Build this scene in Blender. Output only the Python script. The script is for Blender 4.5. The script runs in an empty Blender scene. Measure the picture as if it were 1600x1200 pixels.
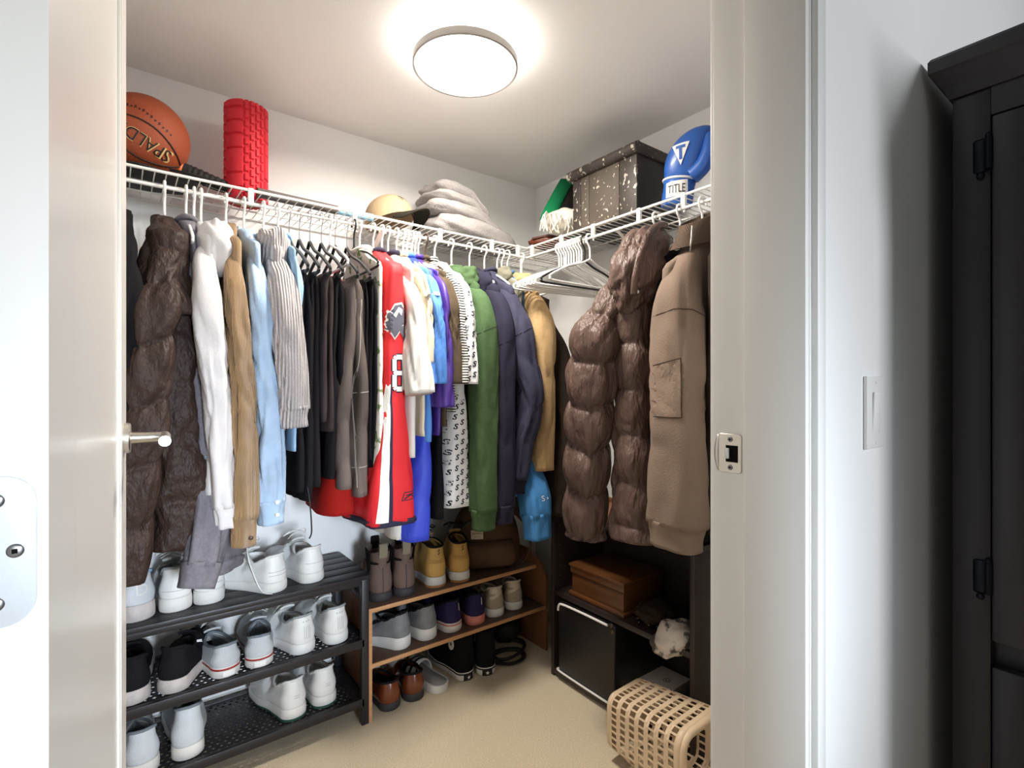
import bpy, bmesh, math, random
from mathutils import Vector, Matrix, noise
from mathutils.bvhtree import BVHTree
random.seed(7)
PI = math.pi
scene = bpy.context.scene
COL = scene.collection

# ------------------------------------------------------------------ camera, world, lights, exposure
cam_data = bpy.data.cameras.new('camera')
cam_data.sensor_width = 36.0
cam_data.lens = 807.0 / 1600.0 * 36.0
cam_data.shift_y = 6.0 / 1600.0
cam_data.clip_start = 0.02
cam = bpy.data.objects.new('camera', cam_data)
COL.objects.link(cam)
cam.location = (0, 0, 1.186)
cam.rotation_euler = (math.radians(90), 0, -math.atan2(807, 1060))
scene.camera = cam

world = bpy.data.worlds.new('world')
scene.world = world
world.use_nodes = True
bg = world.node_tree.nodes['Background']
bg.inputs[0].default_value = (0.88, 0.94, 1.0, 1)
bg.inputs[1].default_value = 0.11

def area_light(name, loc, target, w, h, power, color, shape='RECTANGLE'):
    d = bpy.data.lights.new(name, 'AREA')
    d.shape = shape; d.size = w; d.size_y = h; d.energy = power; d.color = color
    o = bpy.data.objects.new(name, d); COL.objects.link(o)
    o.location = loc
    o.rotation_euler = (Vector(target) - Vector(loc)).to_track_quat('-Z', 'Y').to_euler()
    return o
# daylight from the bedroom window behind the camera
area_light('bedroom_window_light', (1.62, -2.4, 2.05), (0.6, 0.4, 1.1), 0.14, 0.45, 33, (0.95, 0.97, 1.0))
# added unseen fill, bluish like daylight, shining through the doorway onto the racks
dl = area_light('doorway_fill', (0.24, -2.2, 1.15), (0.36, 1.8, 0.72), 0.45, 0.7, 3.9, (0.78, 0.88, 1.0))
dl.data.spread = math.radians(31)
# the closet's own flush ceiling lamp (disc under the diffuser)
LAMP = (0.845, 1.345)
ll = area_light('closet_lamp_light', (LAMP[0], LAMP[1], 2.150), (LAMP[0], LAMP[1], 0), 0.28, 0.28, 17.0, (1.0, 0.92, 0.81), 'DISK')
ll.data.spread = math.radians(172)

vs = scene.view_settings
vs.view_transform = 'Standard'; vs.look = 'None'; vs.gamma = 1.0; vs.use_curve_mapping = False
vs.exposure = 0.42

# ------------------------------------------------------------------ helpers
def lin(c):
    c = c / 255.0
    return c / 12.92 if c <= 0.04045 else ((c + 0.055) / 1.055) ** 2.4
def rgb(r, g, b): return (lin(r), lin(g), lin(b), 1.0)

MATS = {}
def mat(name, col, rough=0.8, metal=0.0, bump=None, var=0.0, vscale=30.0, col2=None, pattern=None, pscale=40.0,
        sheen=0.0, coat=0.0, emit=None, rot=(0, 0, 0), pmap=(0.45, 0.55), stretch=(1, 1, 1), spec=None, bdist=0.004):
    """procedural principled material. bump=(kind, scale, strength); pattern = noise | wave_x/y/z | voronoi between col and col2"""
    if name in MATS: return MATS[name]
    m = bpy.data.materials.new(name); m.use_nodes = True
    nt = m.node_tree; n = nt.nodes; L = nt.links
    b = n['Principled BSDF']
    b.inputs['Base Color'].default_value = col
    b.inputs['Roughness'].default_value = rough
    b.inputs['Metallic'].default_value = metal
    b.inputs['Specular IOR Level'].default_value = spec if spec is not None else (0.12 if rough >= 0.85 else 0.5)
    if sheen: b.inputs['Sheen Weight'].default_value = sheen
    if coat: b.inputs['Coat Weight'].default_value = coat
    if emit:
        b.inputs['Emission Color'].default_value = emit[0]; b.inputs['Emission Strength'].default_value = emit[1]
    tc = n.new('ShaderNodeTexCoord')
    mp = n.new('ShaderNodeMapping'); mp.inputs['Rotation'].default_value = rot; mp.inputs['Scale'].default_value = stretch
    L.new(tc.outputs['Object'], mp.inputs['Vector'])
    def tex(kind, sc):
        if kind.startswith('wave'):
            t = n.new('ShaderNodeTexWave'); t.wave_type = 'BANDS'; t.bands_direction = kind[-1].upper()
            t.inputs['Scale'].default_value = sc; t.inputs['Distortion'].default_value = 0.6
            t.inputs['Detail'].default_value = 1.0; t.inputs['Detail Scale'].default_value = 1.0
            L.new(mp.outputs[0], t.inputs['Vector']); return t.outputs['Fac']
        if kind == 'voronoi':
            t = n.new('ShaderNodeTexVoronoi'); t.inputs['Scale'].default_value = sc
            L.new(mp.outputs[0], t.inputs['Vector']); return t.outputs['Distance']
        t = n.new('ShaderNodeTexNoise'); t.inputs['Scale'].default_value = sc; t.inputs['Detail'].default_value = 4
        L.new(mp.outputs[0], t.inputs['Vector']); return t.outputs['Fac']
    colout = None
    if pattern:
        r = n.new('ShaderNodeValToRGB'); r.color_ramp.elements[0].position = pmap[0]; r.color_ramp.elements[1].position = pmap[1]
        r.color_ramp.elements[0].color = col; r.color_ramp.elements[1].color = col2
        L.new(tex(pattern, pscale), r.inputs[0]); colout = r.outputs[0]
    if var:
        mx = n.new('ShaderNodeMix'); mx.data_type = 'RGBA'; mx.blend_type = 'MULTIPLY'; mx.inputs[0].default_value = 1.0
        r = n.new('ShaderNodeValToRGB'); a = 1 - var
        r.color_ramp.elements[0].position = 0.3; r.color_ramp.elements[1].position = 0.7
        r.color_ramp.elements[0].color = (a, a, a, 1); r.color_ramp.elements[1].color = (1, 1, 1, 1)
        L.new(tex('noise', vscale), r.inputs[0])
        if colout: L.new(colout, mx.inputs[6])
        else: mx.inputs[6].default_value = col
        L.new(r.outputs[0], mx.inputs[7]); colout = mx.outputs[2]
    if colout: L.new(colout, b.inputs['Base Color'])
    if bump:
        bp = n.new('ShaderNodeBump'); bp.inputs['Strength'].default_value = bump[2]; bp.inputs['Distance'].default_value = bdist
        L.new(tex(bump[0], bump[1]), bp.inputs['Height']); L.new(bp.outputs[0], b.inputs['Normal'])
    MATS[name] = m
    return m

def mesh_obj(name, verts, faces, m, parent=None, smooth=True, autos=None):
    me = bpy.data.meshes.new(name)
    me.from_pydata([tuple(v) for v in verts], [], faces)
    bm = bmesh.new(); bm.from_mesh(me)
    bmesh.ops.remove_doubles(bm, verts=bm.verts, dist=1e-5)
    bmesh.ops.recalc_face_normals(bm, faces=bm.faces)
    if smooth:
        for f in bm.faces: f.smooth = True
        if autos:
            for e in bm.edges:
                if len(e.link_faces) == 2 and e.calc_face_angle(0) > autos: e.smooth = False
    bm.to_mesh(me); bm.free()
    me.materials.append(m)
    o = bpy.data.objects.new(name, me); COL.objects.link(o)
    if parent: o.parent = parent
    return o

def share(name, src, parent, loc, rot=(0, 0, 0), m=None):
    o = bpy.data.objects.new(name, src.data); COL.objects.link(o)
    o.parent = parent; o.location = loc; o.rotation_euler = rot
    return o

def tag(o, label=None, cat=None, group=None, kind=None):
    if label: o['label'] = label
    if cat: o['category'] = cat
    if group: o['group'] = group
    if kind: o['kind'] = kind
    return o

def thing(name, label, cat, loc=(0, 0, 0), rotz=0.0, group=None):
    o = bpy.data.objects.new(name, None); COL.objects.link(o)
    o.empty_display_size = 0.05
    o.location = loc; o.rotation_euler = (0, 0, rotz)
    return tag(o, label, cat, group)

def struct(o): o['kind'] = 'structure'; return o

def box_geo(x0, x1, y0, y1, z0, z1, bev=0.0, seg=2):
    bm = bmesh.new()
    bmesh.ops.create_cube(bm, size=1.0)
    for v in bm.verts:
        v.co = Vector(((x0 + x1) / 2 + v.co.x * (x1 - x0), (y0 + y1) / 2 + v.co.y * (y1 - y0), (z0 + z1) / 2 + v.co.z * (z1 - z0)))
    if bev:
        bmesh.ops.bevel(bm, geom=list(bm.edges), offset=bev, segments=seg, affect='EDGES', profile=0.5)
    bm.verts.index_update()
    V = [v.co.copy() for v in bm.verts]; F = [[v.index for v in f.verts] for f in bm.faces]
    bm.free(); return V, F
def box(name, x0, x1, y0, y1, z0, z1, m, parent=None, bev=0.0, seg=2):
    V, F = box_geo(x0, x1, y0, y1, z0, z1, bev, seg)
    return mesh_obj(name, V, F, m, parent, smooth=bev > 0, autos=0.6)

def join(*geos):
    V = []; F = []
    for v, f in geos:
        k = len(V); V += list(v); F += [[i + k for i in q] for q in f]
    return V, F
def xform(geo, M): return [M @ Vector(v) for v in geo[0]], geo[1]

def loft(rings, cap0=True, cap1=True, closed=True):
    n = len(rings[0]); V = []; F = []
    for r in rings: V += [Vector(p) for p in r]
    for i in range(len(rings) - 1):
        for j in range(n if closed else n - 1):
            k = (j + 1) % n
            F.append([i * n + j, i * n + k, (i + 1) * n + k, (i + 1) * n + j])
    if closed:
        for flag, i in ((cap0, 0), (cap1, len(rings) - 1)):
            if flag:
                c = sum((V[i * n + j] for j in range(n)), Vector()) / n
                V.append(c); ci = len(V) - 1
                for j in range(n): F.append([i * n + j, i * n + (j + 1) % n, ci])
    return V, F

def smooth_path(pts, n=6):
    pts = [Vector(p) for p in pts]; out = []
    for i in range(len(pts) - 1):
        p0 = pts[max(i - 1, 0)]; p1 = pts[i]; p2 = pts[i + 1]; p3 = pts[min(i + 2, len(pts) - 1)]
        for k in range(n):
            t = k / n
            out.append(0.5 * ((2 * p1) + (-p0 + p2) * t + (2 * p0 - 5 * p1 + 4 * p2 - p3) * t * t + (-p0 + 3 * p1 - 3 * p2 + p3) * t ** 3))
    out.append(pts[-1]); return out

def tube_geo(path, r, seg=8, closed=False, caps=True, up=Vector((0.123, 0.3, 0.9)), flat=1.0):
    path = [Vector(p) for p in path]; n = len(path); rings = []
    rr = r if isinstance(r, (list, tuple)) else [r] * n
    t0 = (path[1] - path[0]).normalized()
    a = up.cross(t0)
    if a.length < 1e-4: a = Vector((1, 0, 0)).cross(t0)
    a.normalize()
    for i in range(n):
        if closed: t = (path[(i + 1) % n] - path[i - 1])
        else: t = path[min(i + 1, n - 1)] - path[max(i - 1, 0)]
        t.normalize()
        a = (a - t * a.dot(t)).normalized(); b = t.cross(a)
        rings.append([path[i] + a * math.cos(2 * PI * k / seg) * rr[i] + b * math.sin(2 * PI * k / seg) * rr[i] * flat for k in range(seg)])
    if closed:
        V, F = loft(rings + [rings[0]], False, False)
        return V, F
    return loft(rings, caps, caps)
def tube(name, path, r, m, parent=None, seg=8, sm=0, closed=False, flat=1.0, up=Vector((0.123, 0.3, 0.9))):
    if sm: path = smooth_path(path, sm)
    V, F = tube_geo(path, r, seg, closed, flat=flat, up=up)
    return mesh_obj(name, V, F, m, parent, autos=1.05)

def lathe_geo(prof, seg=32, center=(0, 0, 0)):
    rings = [[Vector((center[0] + r * math.cos(2 * PI * k / seg), center[1] + r * math.sin(2 * PI * k / seg), center[2] + z)) for k in range(seg)] for r, z in prof]
    return loft(rings, True, True)

def ellip_geo(c, rx, ry, rz, nu=28, nv=18, fn=None):
    rings = []
    for i in range(nv + 1):
        th = PI * (i + 0.02) / (nv + 0.04)
        ring = []
        for k in range(nu):
            ph = 2 * PI * k / nu
            d = Vector((math.sin(th) * math.cos(ph), math.sin(th) * math.sin(ph), math.cos(th)))
            s = fn(d) if fn else 1.0
            ring.append(Vector(c) + Vector((d.x * rx, d.y * ry, d.z * rz)) * s)
        rings.append(ring)
    return loft(rings, True, True)

def nz(v, sc, seed=0.0): return noise.noise(Vector(v) * sc + Vector((seed * 7.3, seed * 3.1, seed * 5.7)))

# ---- flat print laid on a surface: 2D polygons projected onto the part
def text_geo(s, size=1.0, shear=0.0, bold=0.0):
    cu = bpy.data.curves.new('t', 'FONT'); cu.body = s; cu.size = size; cu.align_x = 'CENTER'; cu.align_y = 'CENTER'; cu.shear = shear
    cu.resolution_u = 3; cu.offset = bold * size
    ob = bpy.data.objects.new('t', cu); COL.objects.link(ob)
    dg = bpy.context.evaluated_depsgraph_get(); dg.update()
    me = bpy.data.meshes.new_from_object(ob.evaluated_get(dg))
    V = [(v.co.x, v.co.y) for v in me.vertices]; F = [list(p.vertices) for p in me.polygons]
    bpy.data.objects.remove(ob); bpy.data.curves.remove(cu); bpy.data.meshes.remove(me)
    return V, F
def poly2(*pts): return list(pts), [list(range(len(pts)))]
def line2(pts, w):
    V = []; F = []
    for i in range(len(pts) - 1):
        a = Vector(pts[i]); b = Vector(pts[i + 1]); d = (b - a).normalized(); n_ = Vector((-d.y, d.x)) * w / 2
        k = len(V); V += [tuple(a + n_), tuple(b + n_), tuple(b - n_), tuple(a - n_)]; F.append([k, k + 1, k + 2, k + 3])
    return V, F
def decal(name, geo2, origin, right, up, target, m, parent, off=0.0012, maxe=0.012, kind=None, back=0.3):
    """lay the flat print onto the target mesh along -normal (local coordinates shared with the target)"""
    right = Vector(right).normalized(); up = Vector(up); up = (up - right * up.dot(right)).normalized(); nrm = right.cross(up)
    bm = bmesh.new(); vv = [bm.verts.new((p[0], p[1], 0)) for p in geo2[0]]
    for f in geo2[1]:
        try: bm.faces.new([vv[i] for i in f])
        except ValueError: pass
    bmesh.ops.triangulate(bm, faces=bm.faces)
    for _ in range(4):
        es = [e for e in bm.edges if e.calc_length() > maxe]
        if not es: break
        bmesh.ops.subdivide_edges(bm, edges=es, cuts=1)
        bmesh.ops.triangulate(bm, faces=[f for f in bm.faces if len(f.verts) > 3])
    me = target.data
    bvh = BVHTree.FromPolygons([v.co.copy() for v in me.vertices], [list(p.vertices) for p in me.polygons])
    dead = []
    for v in bm.verts:
        p = Vector(origin) + right * v.co.x + up * v.co.y
        hit, hn, _, _ = bvh.ray_cast(p + nrm * back, -nrm)
        if hit is None: dead.append(v)
        else: v.co = hit + nrm * off
    bmesh.ops.delete(bm, geom=dead, context='VERTS')
    me2 = bpy.data.meshes.new(name); bm.to_mesh(me2); bm.free()
    me2.materials.append(m)
    o = bpy.data.objects.new(name, me2); COL.objects.link(o); o.parent = parent
    if kind: o['kind'] = kind
    return o

# ------------------------------------------------------------------ materials
M_wall = mat('wall_paint', rgb(240, 240, 239), 0.75, bump=('noise', 220, 0.05))
M_ceil = mat('ceiling_paint', rgb(242, 241, 238), 0.85, bump=('noise', 160, 0.08))
M_trim = mat('trim_gloss_white', rgb(232, 231, 228), 0.35, bump=('noise', 40, 0.02))
M_door = mat('door_gloss_white', rgb(226, 224, 219), 0.28, bump=('noise', 30, 0.03))
M_carpet = mat('carpet_beige', rgb(232, 216, 188), 0.95, bump=('noise', 420, 0.9), var=0.28, vscale=260)
M_nickel = mat('satin_nickel', rgb(205, 200, 192), 0.32, 1.0)
M_steel = mat('bright_steel', rgb(200, 204, 208), 0.38, 1.0, var=0.1, vscale=15)
M_holeshade = mat('recess_shade_black', rgb(18, 16, 15), 0.9)  # near-black colour stands in for the shade inside holes and the cuff
M_screw = mat('screw_steel', rgb(150, 150, 150), 0.35, 1.0)
M_plasticw = mat('white_plastic', rgb(238, 238, 236), 0.4)
M_wire = mat('white_coated_wire', rgb(240, 238, 232), 0.4)
M_hangw = mat('hanger_white_plastic', rgb(242, 241, 238), 0.35)
M_velvet = mat('hanger_black_velvet', rgb(26, 23, 23), 0.95, sheen=0.3)
M_hangb = mat('hanger_black_plastic', rgb(20, 19, 19), 0.4)
M_chrome = mat('chrome_wire', rgb(190, 190, 190), 0.25, 1.0)
M_brownp = mat('hanger_brown_plastic', rgb(70, 50, 44), 0.4)
M_cab = mat('cabinet_dark_stain', rgb(52, 46, 48), 0.42, var=0.25, vscale=8, stretch=(6, 6, 0.6))
M_iron = mat('black_iron', rgb(34, 36, 42), 0.35, 0.8)
M_lampring = mat('lamp_ring_nickel', rgb(176, 172, 168), 0.35, 0.7)
M_glow = mat('lamp_diffuser', rgb(255, 252, 246), 0.5, emit=((1.0, 0.95, 0.88, 1), 10.0))
M_lace = mat('white_lace', rgb(235, 234, 230), 0.9, bump=('wave_x', 600, 0.2))
M_blk = mat('black_rubber', rgb(24, 22, 22), 0.7)

# ------------------------------------------------------------------ the room
A, B, H = 2.10, 1.756, 2.235          # long wall (Y), back wall (X), closet ceiling
XC = -0.10                            # side wall behind the open door
D0, D1 = 0.31, 0.443                  # entrance wall, bedroom face to closet face
DX0, DX1 = -0.089, 0.742              # rough opening
BZ = 2.45
struct(box('floor', -1.6, 3.2, -2.0, A + 0.1, -0.06, 0.0, M_carpet))
struct(box('ceiling', XC - 0.1, B + 0.1, D1 - 0.02, A + 0.1, H, H + 0.08, M_ceil))
struct(box('wall_left', XC - 0.1, B + 0.1, A, A + 0.1, 0, H, M_wall))
struct(box('wall_back', B, B + 0.1, D1 - 0.02, A, 0, H, M_wall))
struct(box('wall_side', XC - 0.1, XC, D1 - 0.02, A, 0, H, M_wall))
V, F = join(box_geo(-1.6, DX0, D0, D1, 0, BZ), box_geo(DX1, 3.2, D0, D1, 0, BZ), box_geo(DX0, DX1, D0, D1, 2.06, BZ))
struct(mesh_obj('wall_entrance', V, F, M_wall, smooth=False))
for nm, g in (('baseboard_left', (XC, B, A - 0.012, A, 0, 0.09)), ('baseboard_back', (B - 0.012, B, D1, A - 0.012, 0, 0.09)),
              ('baseboard_entrance', (0.762, 3.2, D0 - 0.012, D0, 0, 0.09))):
    struct(box(nm, *g, M_trim, bev=0.003))
# door frame: one jamb board per side with its stop and edge trim
def jamb(name, xf, s):
    j = struct(thing(name, 'white painted door jamb with a flat stop beside the doorway', 'door jamb'))
    del j['category']; del j['label']
    xb = xf + s * 0.014
    box('jamb_board', min(xf, xb), max(xf, xb), D0 - 0.004, D1 + 0.004, 0, 2.05, M_trim, j, bev=0.002)
    xs = xf - s * 0.011
    box('door_stop', min(xf, xs), max(xf, xs), D0 - 0.0035, D0 + 0.082, 0, 2.05, M_trim, j, bev=0.002)
    x2 = xf + s * 0.030
    box('edge_trim', min(xf + s * 0.004, x2), max(xf + s * 0.004, x2), D0 - 0.013, D0 + 0.002, 0, 2.05, M_trim, j, bev=0.004)
    box('edge_trim', min(xf + s * 0.004, xf + s * 0.06), max(xf + s * 0.004, xf + s * 0.06), D1 - 0.001, D1 + 0.012, 0, 2.05, M_trim, j, bev=0.004)
    return j
jr = jamb('trim_1', 0.730, 1)
jl = jamb('trim_2', -0.076, -1)
# strike plate
sp = thing('strike_plate', 'satin nickel strike plate with latch hole on the right door jamb', 'strike plate', (0.730, 0.418, 1.088))
def plate(name, w, h, t, r, m, parent, axis='x'):
    pts = []
    for cx_, cy_, a0 in ((w / 2 - r, h / 2 - r, 0), (-w / 2 + r, h / 2 - r, 90), (-w / 2 + r, -h / 2 + r, 180), (w / 2 - r, -h / 2 + r, 270)):
        for k in range(5):
            a = math.radians(a0 + k * 22.5); pts.append((cx_ + r * math.cos(a), cy_ + r * math.sin(a)))
    rings = [[Vector((-d, p[0], p[1])) for p in pts] for d in (0, t * 0.7)] + [[Vector((-t, p[0] * 0.97, p[1] * 0.98)) for p in pts]]
    V, F = loft(rings); return mesh_obj(name, V, F, m, parent, autos=0.5)
plate('plate', 0.036, 0.058, 0.0022, 0.004, M_nickel, sp)
lipg = []
for k in range(9):
    z = -0.027 + 0.054 * k / 8; q = 1 - (z / 0.029) ** 2
    lipg.append([(-0.002, 0.016, z), (-0.002, 0.019 + 0.006 * q, z), (0.003, 0.022 + 0.008 * q, z), (0.003, 0.016, z)])
V, F = loft(lipg); mesh_obj('lip', V, F, M_nickel, sp)
V, F = box_geo(-0.0027, -0.0022, -0.013, 0.006, -0.013, 0.012, 0.0); mesh_obj('latch_hole', V, F, M_holeshade, sp, smooth=False)
box('latch_tongue', -0.006, -0.0025, -0.001, 0.006, -0.008, 0.008, M_steel, sp, bev=0.001)
for z in (-0.021, 0.021):
    V, F = lathe_geo([(0.0001, 0.0009), (0.003, 0.0008), (0.0042, 0)], 16)
    sc = mesh_obj('screw', V, F, M_screw, sp); sc.location = (-0.0022, -0.001, z); sc.rotation_euler = (0, -PI / 2, 0)
    box('screw_slot', -0.0024, 0.0024, -0.0006, 0.0006, 0.0008, 0.0012, M_holeshade, sc)
    box('screw_slot', -0.0006, 0.0006, -0.0024, 0.0024, 0.0008, 0.0012, M_holeshade, sc)
# light switch on the bedroom wall
sw = thing('light_switch', 'white rocker light switch plate on the wall beside the dark cabinet', 'light switch', (0.963, D0, 1.147))
box('cover_plate', -0.0375, 0.0375, -0.006, 0, -0.0575, 0.0575, M_plasticw, sw, bev=0.0025)
rk = box('rocker', -0.0165, 0.0165, -0.0085, -0.005, -0.033, 0.033, mat('switch_white', rgb(244, 244, 242), 0.3), sw, bev=0.002)
rk.rotation_euler = (0.05, 0, 0)
for z in (-0.048, 0.048):
    V, F = lathe_geo([(0.0001, 0.001), (0.0025, 0.0005), (0.003, 0)], 12)
    s_ = mesh_obj('screw', V, F, M_plasticw, sw); s_.location = (0, -0.006, z); s_.rotation_euler = (PI / 2, 0, 0)

# the open door (hinged on the left jamb, swung into the closet)
dr = struct(thing('door_1', None, None))
dr.location = (-0.036, 0.447, 0); dr.rotation_euler = (0, 0, math.radians(-3.6))
TW, DW, DH = 0.035, 0.745, 2.03
def panel_door():
    g = [box_geo(-TW, 0, 0, 0.115, 0.01, DH), box_geo(-TW, 0, DW - 0.115, DW, 0.01, DH)]
    for z0, z1 in ((0.01, 0.24), (DH - 0.12, DH)): g.append(box_geo(-TW, 0, 0.115, DW - 0.115, z0, z1))
    return g
for k, g in enumerate(panel_door()):
    mesh_obj('stile' if k < 2 else 'rail', *g, M_door, dr, smooth=False)
for z0, z1 in ((0.24, DH - 0.12),):
    box('panel', -TW + 0.005, -0.005, 0.113, DW - 0.113, z0 - 0.002, z1 + 0.002, M_door, dr)
    for y0, y1 in ((0.115, 0.127), (DW - 0.127, DW - 0.115)):
        box('panel_bead', -0.006, -0.001, y0, y1, z0, z1, M_door, dr, bev=0.002)
# lever handle
hd = thing('door_handle', None, None); hd.parent = dr; hd.location = (0, DW - 0.062, 1.098)
V, F = lathe_geo([(0.0001, 0), (0.026, 0), (0.0265, 0.004), (0.0265, 0.008), (0.024, 0.010), (0.0001, 0.010)], 40)
o = mesh_obj('rose', V, F, M_nickel, hd, autos=0.6); o.rotation_euler = (0, PI / 2, 0)
tube('spindle', [(0.008, 0, 0), (0.03, 0, 0), (0.056, 0, 0)], [0.0105, 0.0095, 0.0088], M_nickel, hd, 20)
tube('lever', [(0.060, 0.012, 0), (0.060, -0.03, 0), (0.060, -0.10, 0)], 0.0088, M_nickel, hd, 24)
# hinge leaf on the door's edge
hg = thing('hinge', None, None); hg.parent = dr; hg.location = (-0.0215, 0, 1.084)
pts = []
for cx_, cz_, a0 in ((0.010, 0.031, 0), (-0.014, 0.047, 90), (-0.014, -0.047, 180), (0.010, -0.031, 270)):
    r = 0.0158 if cx_ > 0 else 0.0005
    cx2 = 0.0 if cx_ > 0 else -0.0135
    for k in range(7):
        a = math.radians(a0 + k * 15); pts.append((cx2 + r * math.cos(a), cz_ + r * math.sin(a)))
rings = [[Vector((p[0], -d, p[1])) for p in pts] for d in (0, 0.0025)]
V, F = loft(rings); mesh_obj('leaf', V, F, M_steel, hg, autos=0.5)
tube('knuckle', [(-0.0165, -0.004, -0.047), (-0.0165, -0.004, 0.047)], 0.005, M_steel, hg, 16)
for x, z in ((-0.003, 0.032), (0.006, 0.0), (-0.003, -0.032)):
    V, F = lathe_geo([(0.0001, 0.0006), (0.003, 0.0012), (0.0042, 0.0002), (0.0044, 0)], 20)
    sc = mesh_obj('screw', V, F, M_screw, hg); sc.location = (x, -0.0025, z); sc.rotation_euler = (PI / 2, 0, 0)
    box('screw_socket', -0.0014, 0.0014, -0.0014, 0.0014, 0.0011, 0.0016, M_holeshade, sc)

# ceiling lamp
cl = thing('ceiling_light', 'round flush ceiling lamp with a glowing white diffuser and thin nickel ring', 'ceiling light', (LAMP[0], LAMP[1], H))
V, F = lathe_geo([(0.0001, 0), (0.150, 0), (0.152, -0.004), (0.152, -0.055), (0.0001, -0.055)], 64); mesh_obj('drum', V, F, M_glow, cl, autos=0.6)
V, F = lathe_geo([(0.1525, -0.050), (0.160, -0.050), (0.160, -0.071), (0.156, -0.074), (0.1525, -0.071)], 64)
F = F[:4 * 64]; k = 64
F += [[4 * k + j, 4 * k + (j + 1) % k, (j + 1) % k, j] for j in range(k)]
mesh_obj('ring', V, F, M_lampring, cl, autos=0.6)
V, F = lathe_geo([(0.152, -0.056), (0.152, -0.064), (0.140, -0.068), (0.0001, -0.072)], 64); mesh_obj('diffuser', V, F, M_glow, cl)

# dark wooden cabinet standing in the bedroom
cb = thing('cabinet', 'tall dark stained wooden cabinet with a crown top and black iron hinges', 'cabinet', (1.25, 0.27, 0))
cx0, cy0, ct = 0.0, -0.95, 1.725
box('body', 0.012, 0.5, cy0, 0, 0.0, ct, M_cab, cb, bev=0.003)
box('stile', -0.008, 0.014, -0.054, 0.0, 0.03, ct, M_cab, cb, bev=0.003)
box('stile', -0.008, 0.014, cy0, cy0 + 0.054, 0.03, ct, M_cab, cb, bev=0.003)
box('top_rail', -0.008, 0.014, cy0 + 0.054, -0.054, ct - 0.05, ct, M_cab, cb)
rings = []
for z, e in ((ct, 0.004), (ct + 0.02, 0.012), (ct + 0.045, 0.026), (ct + 0.05, 0.030), (ct + 0.072, 0.030), (ct + 0.078, 0.026)):
    rings.append([(-0.008 - e, cy0 - e, z), (0.5 + e, cy0 - e, z), (0.5 + e, e, z), (-0.008 - e, e, z)])
V, F = loft(rings); mesh_obj('crown', V, F, M_cab, cb, smooth=False)
def cab_door(z0, z1, y0=-0.056, y1=cy0 + 0.056, mid=None):
    d = bpy.data.objects.new('door', None); COL.objects.link(d); d.parent = cb
    box('door_stile', -0.016, 0.006, y0 - 0.05, y0, z0, z1, M_cab, d, bev=0.004)
    box('door_stile', -0.016, 0.006, y1, y1 + 0.05, z0, z1, M_cab, d, bev=0.004)
    for q in [(z0, z0 + 0.06), (z1 - 0.06, z1)]: box('door_rail', -0.016, 0.006, y1 + 0.05, y0 - 0.05, q[0], q[1], M_cab, d, bev=0.004)
    box('door_panel', -0.006, 0.004, y1 + 0.05, y0 - 0.05, z0 + 0.06, z1 - 0.06, M_cab, d)
    return d
cab_door(0.735, ct - 0.055); cab_door(0.06, 0.69)
for z in (1.605, 0.845):
    hg2 = bpy.data.objects.new('cabinet_hinge', None); COL.objects.link(hg2); hg2.parent = cb; hg2.location = (-0.008, -0.052, z)
    tube('pin', [(-0.008, 0, -0.028), (-0.008, 0, 0.028)], 0.0055, M_iron, hg2, 12)
    box('leaf', -0.003, 0.001, 0.002, 0.022, -0.03, 0.03, M_iron, hg2, bev=0.004)
    V, F = ellip_geo((-0.008, 0, 0.031), 0.005, 0.005, 0.007, 12, 8); mesh_obj('finial', V, F, M_iron, hg2)
    V, F = ellip_geo((-0.003, 0.012, -0.036), 0.003, 0.006, 0.006, 12, 8); mesh_obj('nail', V, F, M_iron, hg2)

# ------------------------------------------------------------------ wire shelves with hanging rails
SZ, RZ = 1.810, 1.766          # shelf deck, hanging rail
SY, SX = 1.800, 1.456          # front edges (long wall shelf / back wall shelf)
RR = 0.0052
def wire_shelf(label, length, loc, rotz, n, clips):
    """local: x along the wall, y from the front edge (0) to the wall (0.3), z = 0 at the deck"""
    s = thing('wire_shelf', label, 'shelf', loc, rotz)
    tube('front_wire', [(0, 0, 0), (length, 0, 0)], 0.0046, M_wire, s, 10)
    tube('hanging_rail', [(0, -0.003, RZ - SZ), (length, -0.003, RZ - SZ)], RR, M_wire, s, 12)
    for y in (0.10, 0.20, 0.292): tube('support_wire', [(0, y, -0.005), (length, y, -0.005)], 0.0032, M_wire, s, 8)
    w0 = None
    for i in range(n):
        x = 0.012 + (length - 0.024) * i / (n - 1)
        if w0 is None:
            w0 = tube('deck_wire', [(0, -0.001, -0.002), (0, 0.292, 0)], 0.0018, M_wire, s, 6); w0.location = (x, 0, 0)
        else: share('deck_wire', w0, s, (x, 0, 0))
    for x in clips:
        box('rail_hanger', x - 0.008, x + 0.008, -0.007, 0.006, RZ - SZ - 0.004, 0.006, M_wire, s, bev=0.002)
    return s
shL = wire_shelf('white wire shelf with hanging rail along the long left wall', B - XC - 0.004, (XC + 0.002, SY, SZ), 0, 66,
                 [0.02, 0.43, 0.765, 1.11, 1.36, 1.50])
shB = wire_shelf('white wire shelf with hanging rail along the back wall by the coats', 1.33, (SX, SY - 0.006, SZ + 0.001), -PI / 2, 48,
                 [0.03, 0.22, 0.40, 0.62, 0.80, 0.97])
for par, x0, L_ in ((shB, 0.52, 0.29), (shB, 1.05, 0.29), (shL, 0.87, 0.29)):
    V, F = tube_geo([(x0, 0.0, -0.048), (x0, 0.285, -0.20)], 0.009, 4, flat=0.35); mesh_obj('diagonal_brace', V, F, M_wire, par, smooth=False)
tube('corner_pole', [(1.42 - XC, 0.0, RZ - SZ), (1.42 - XC, 0.0, -0.16)], 0.006, M_wire, shL, 10)

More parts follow.
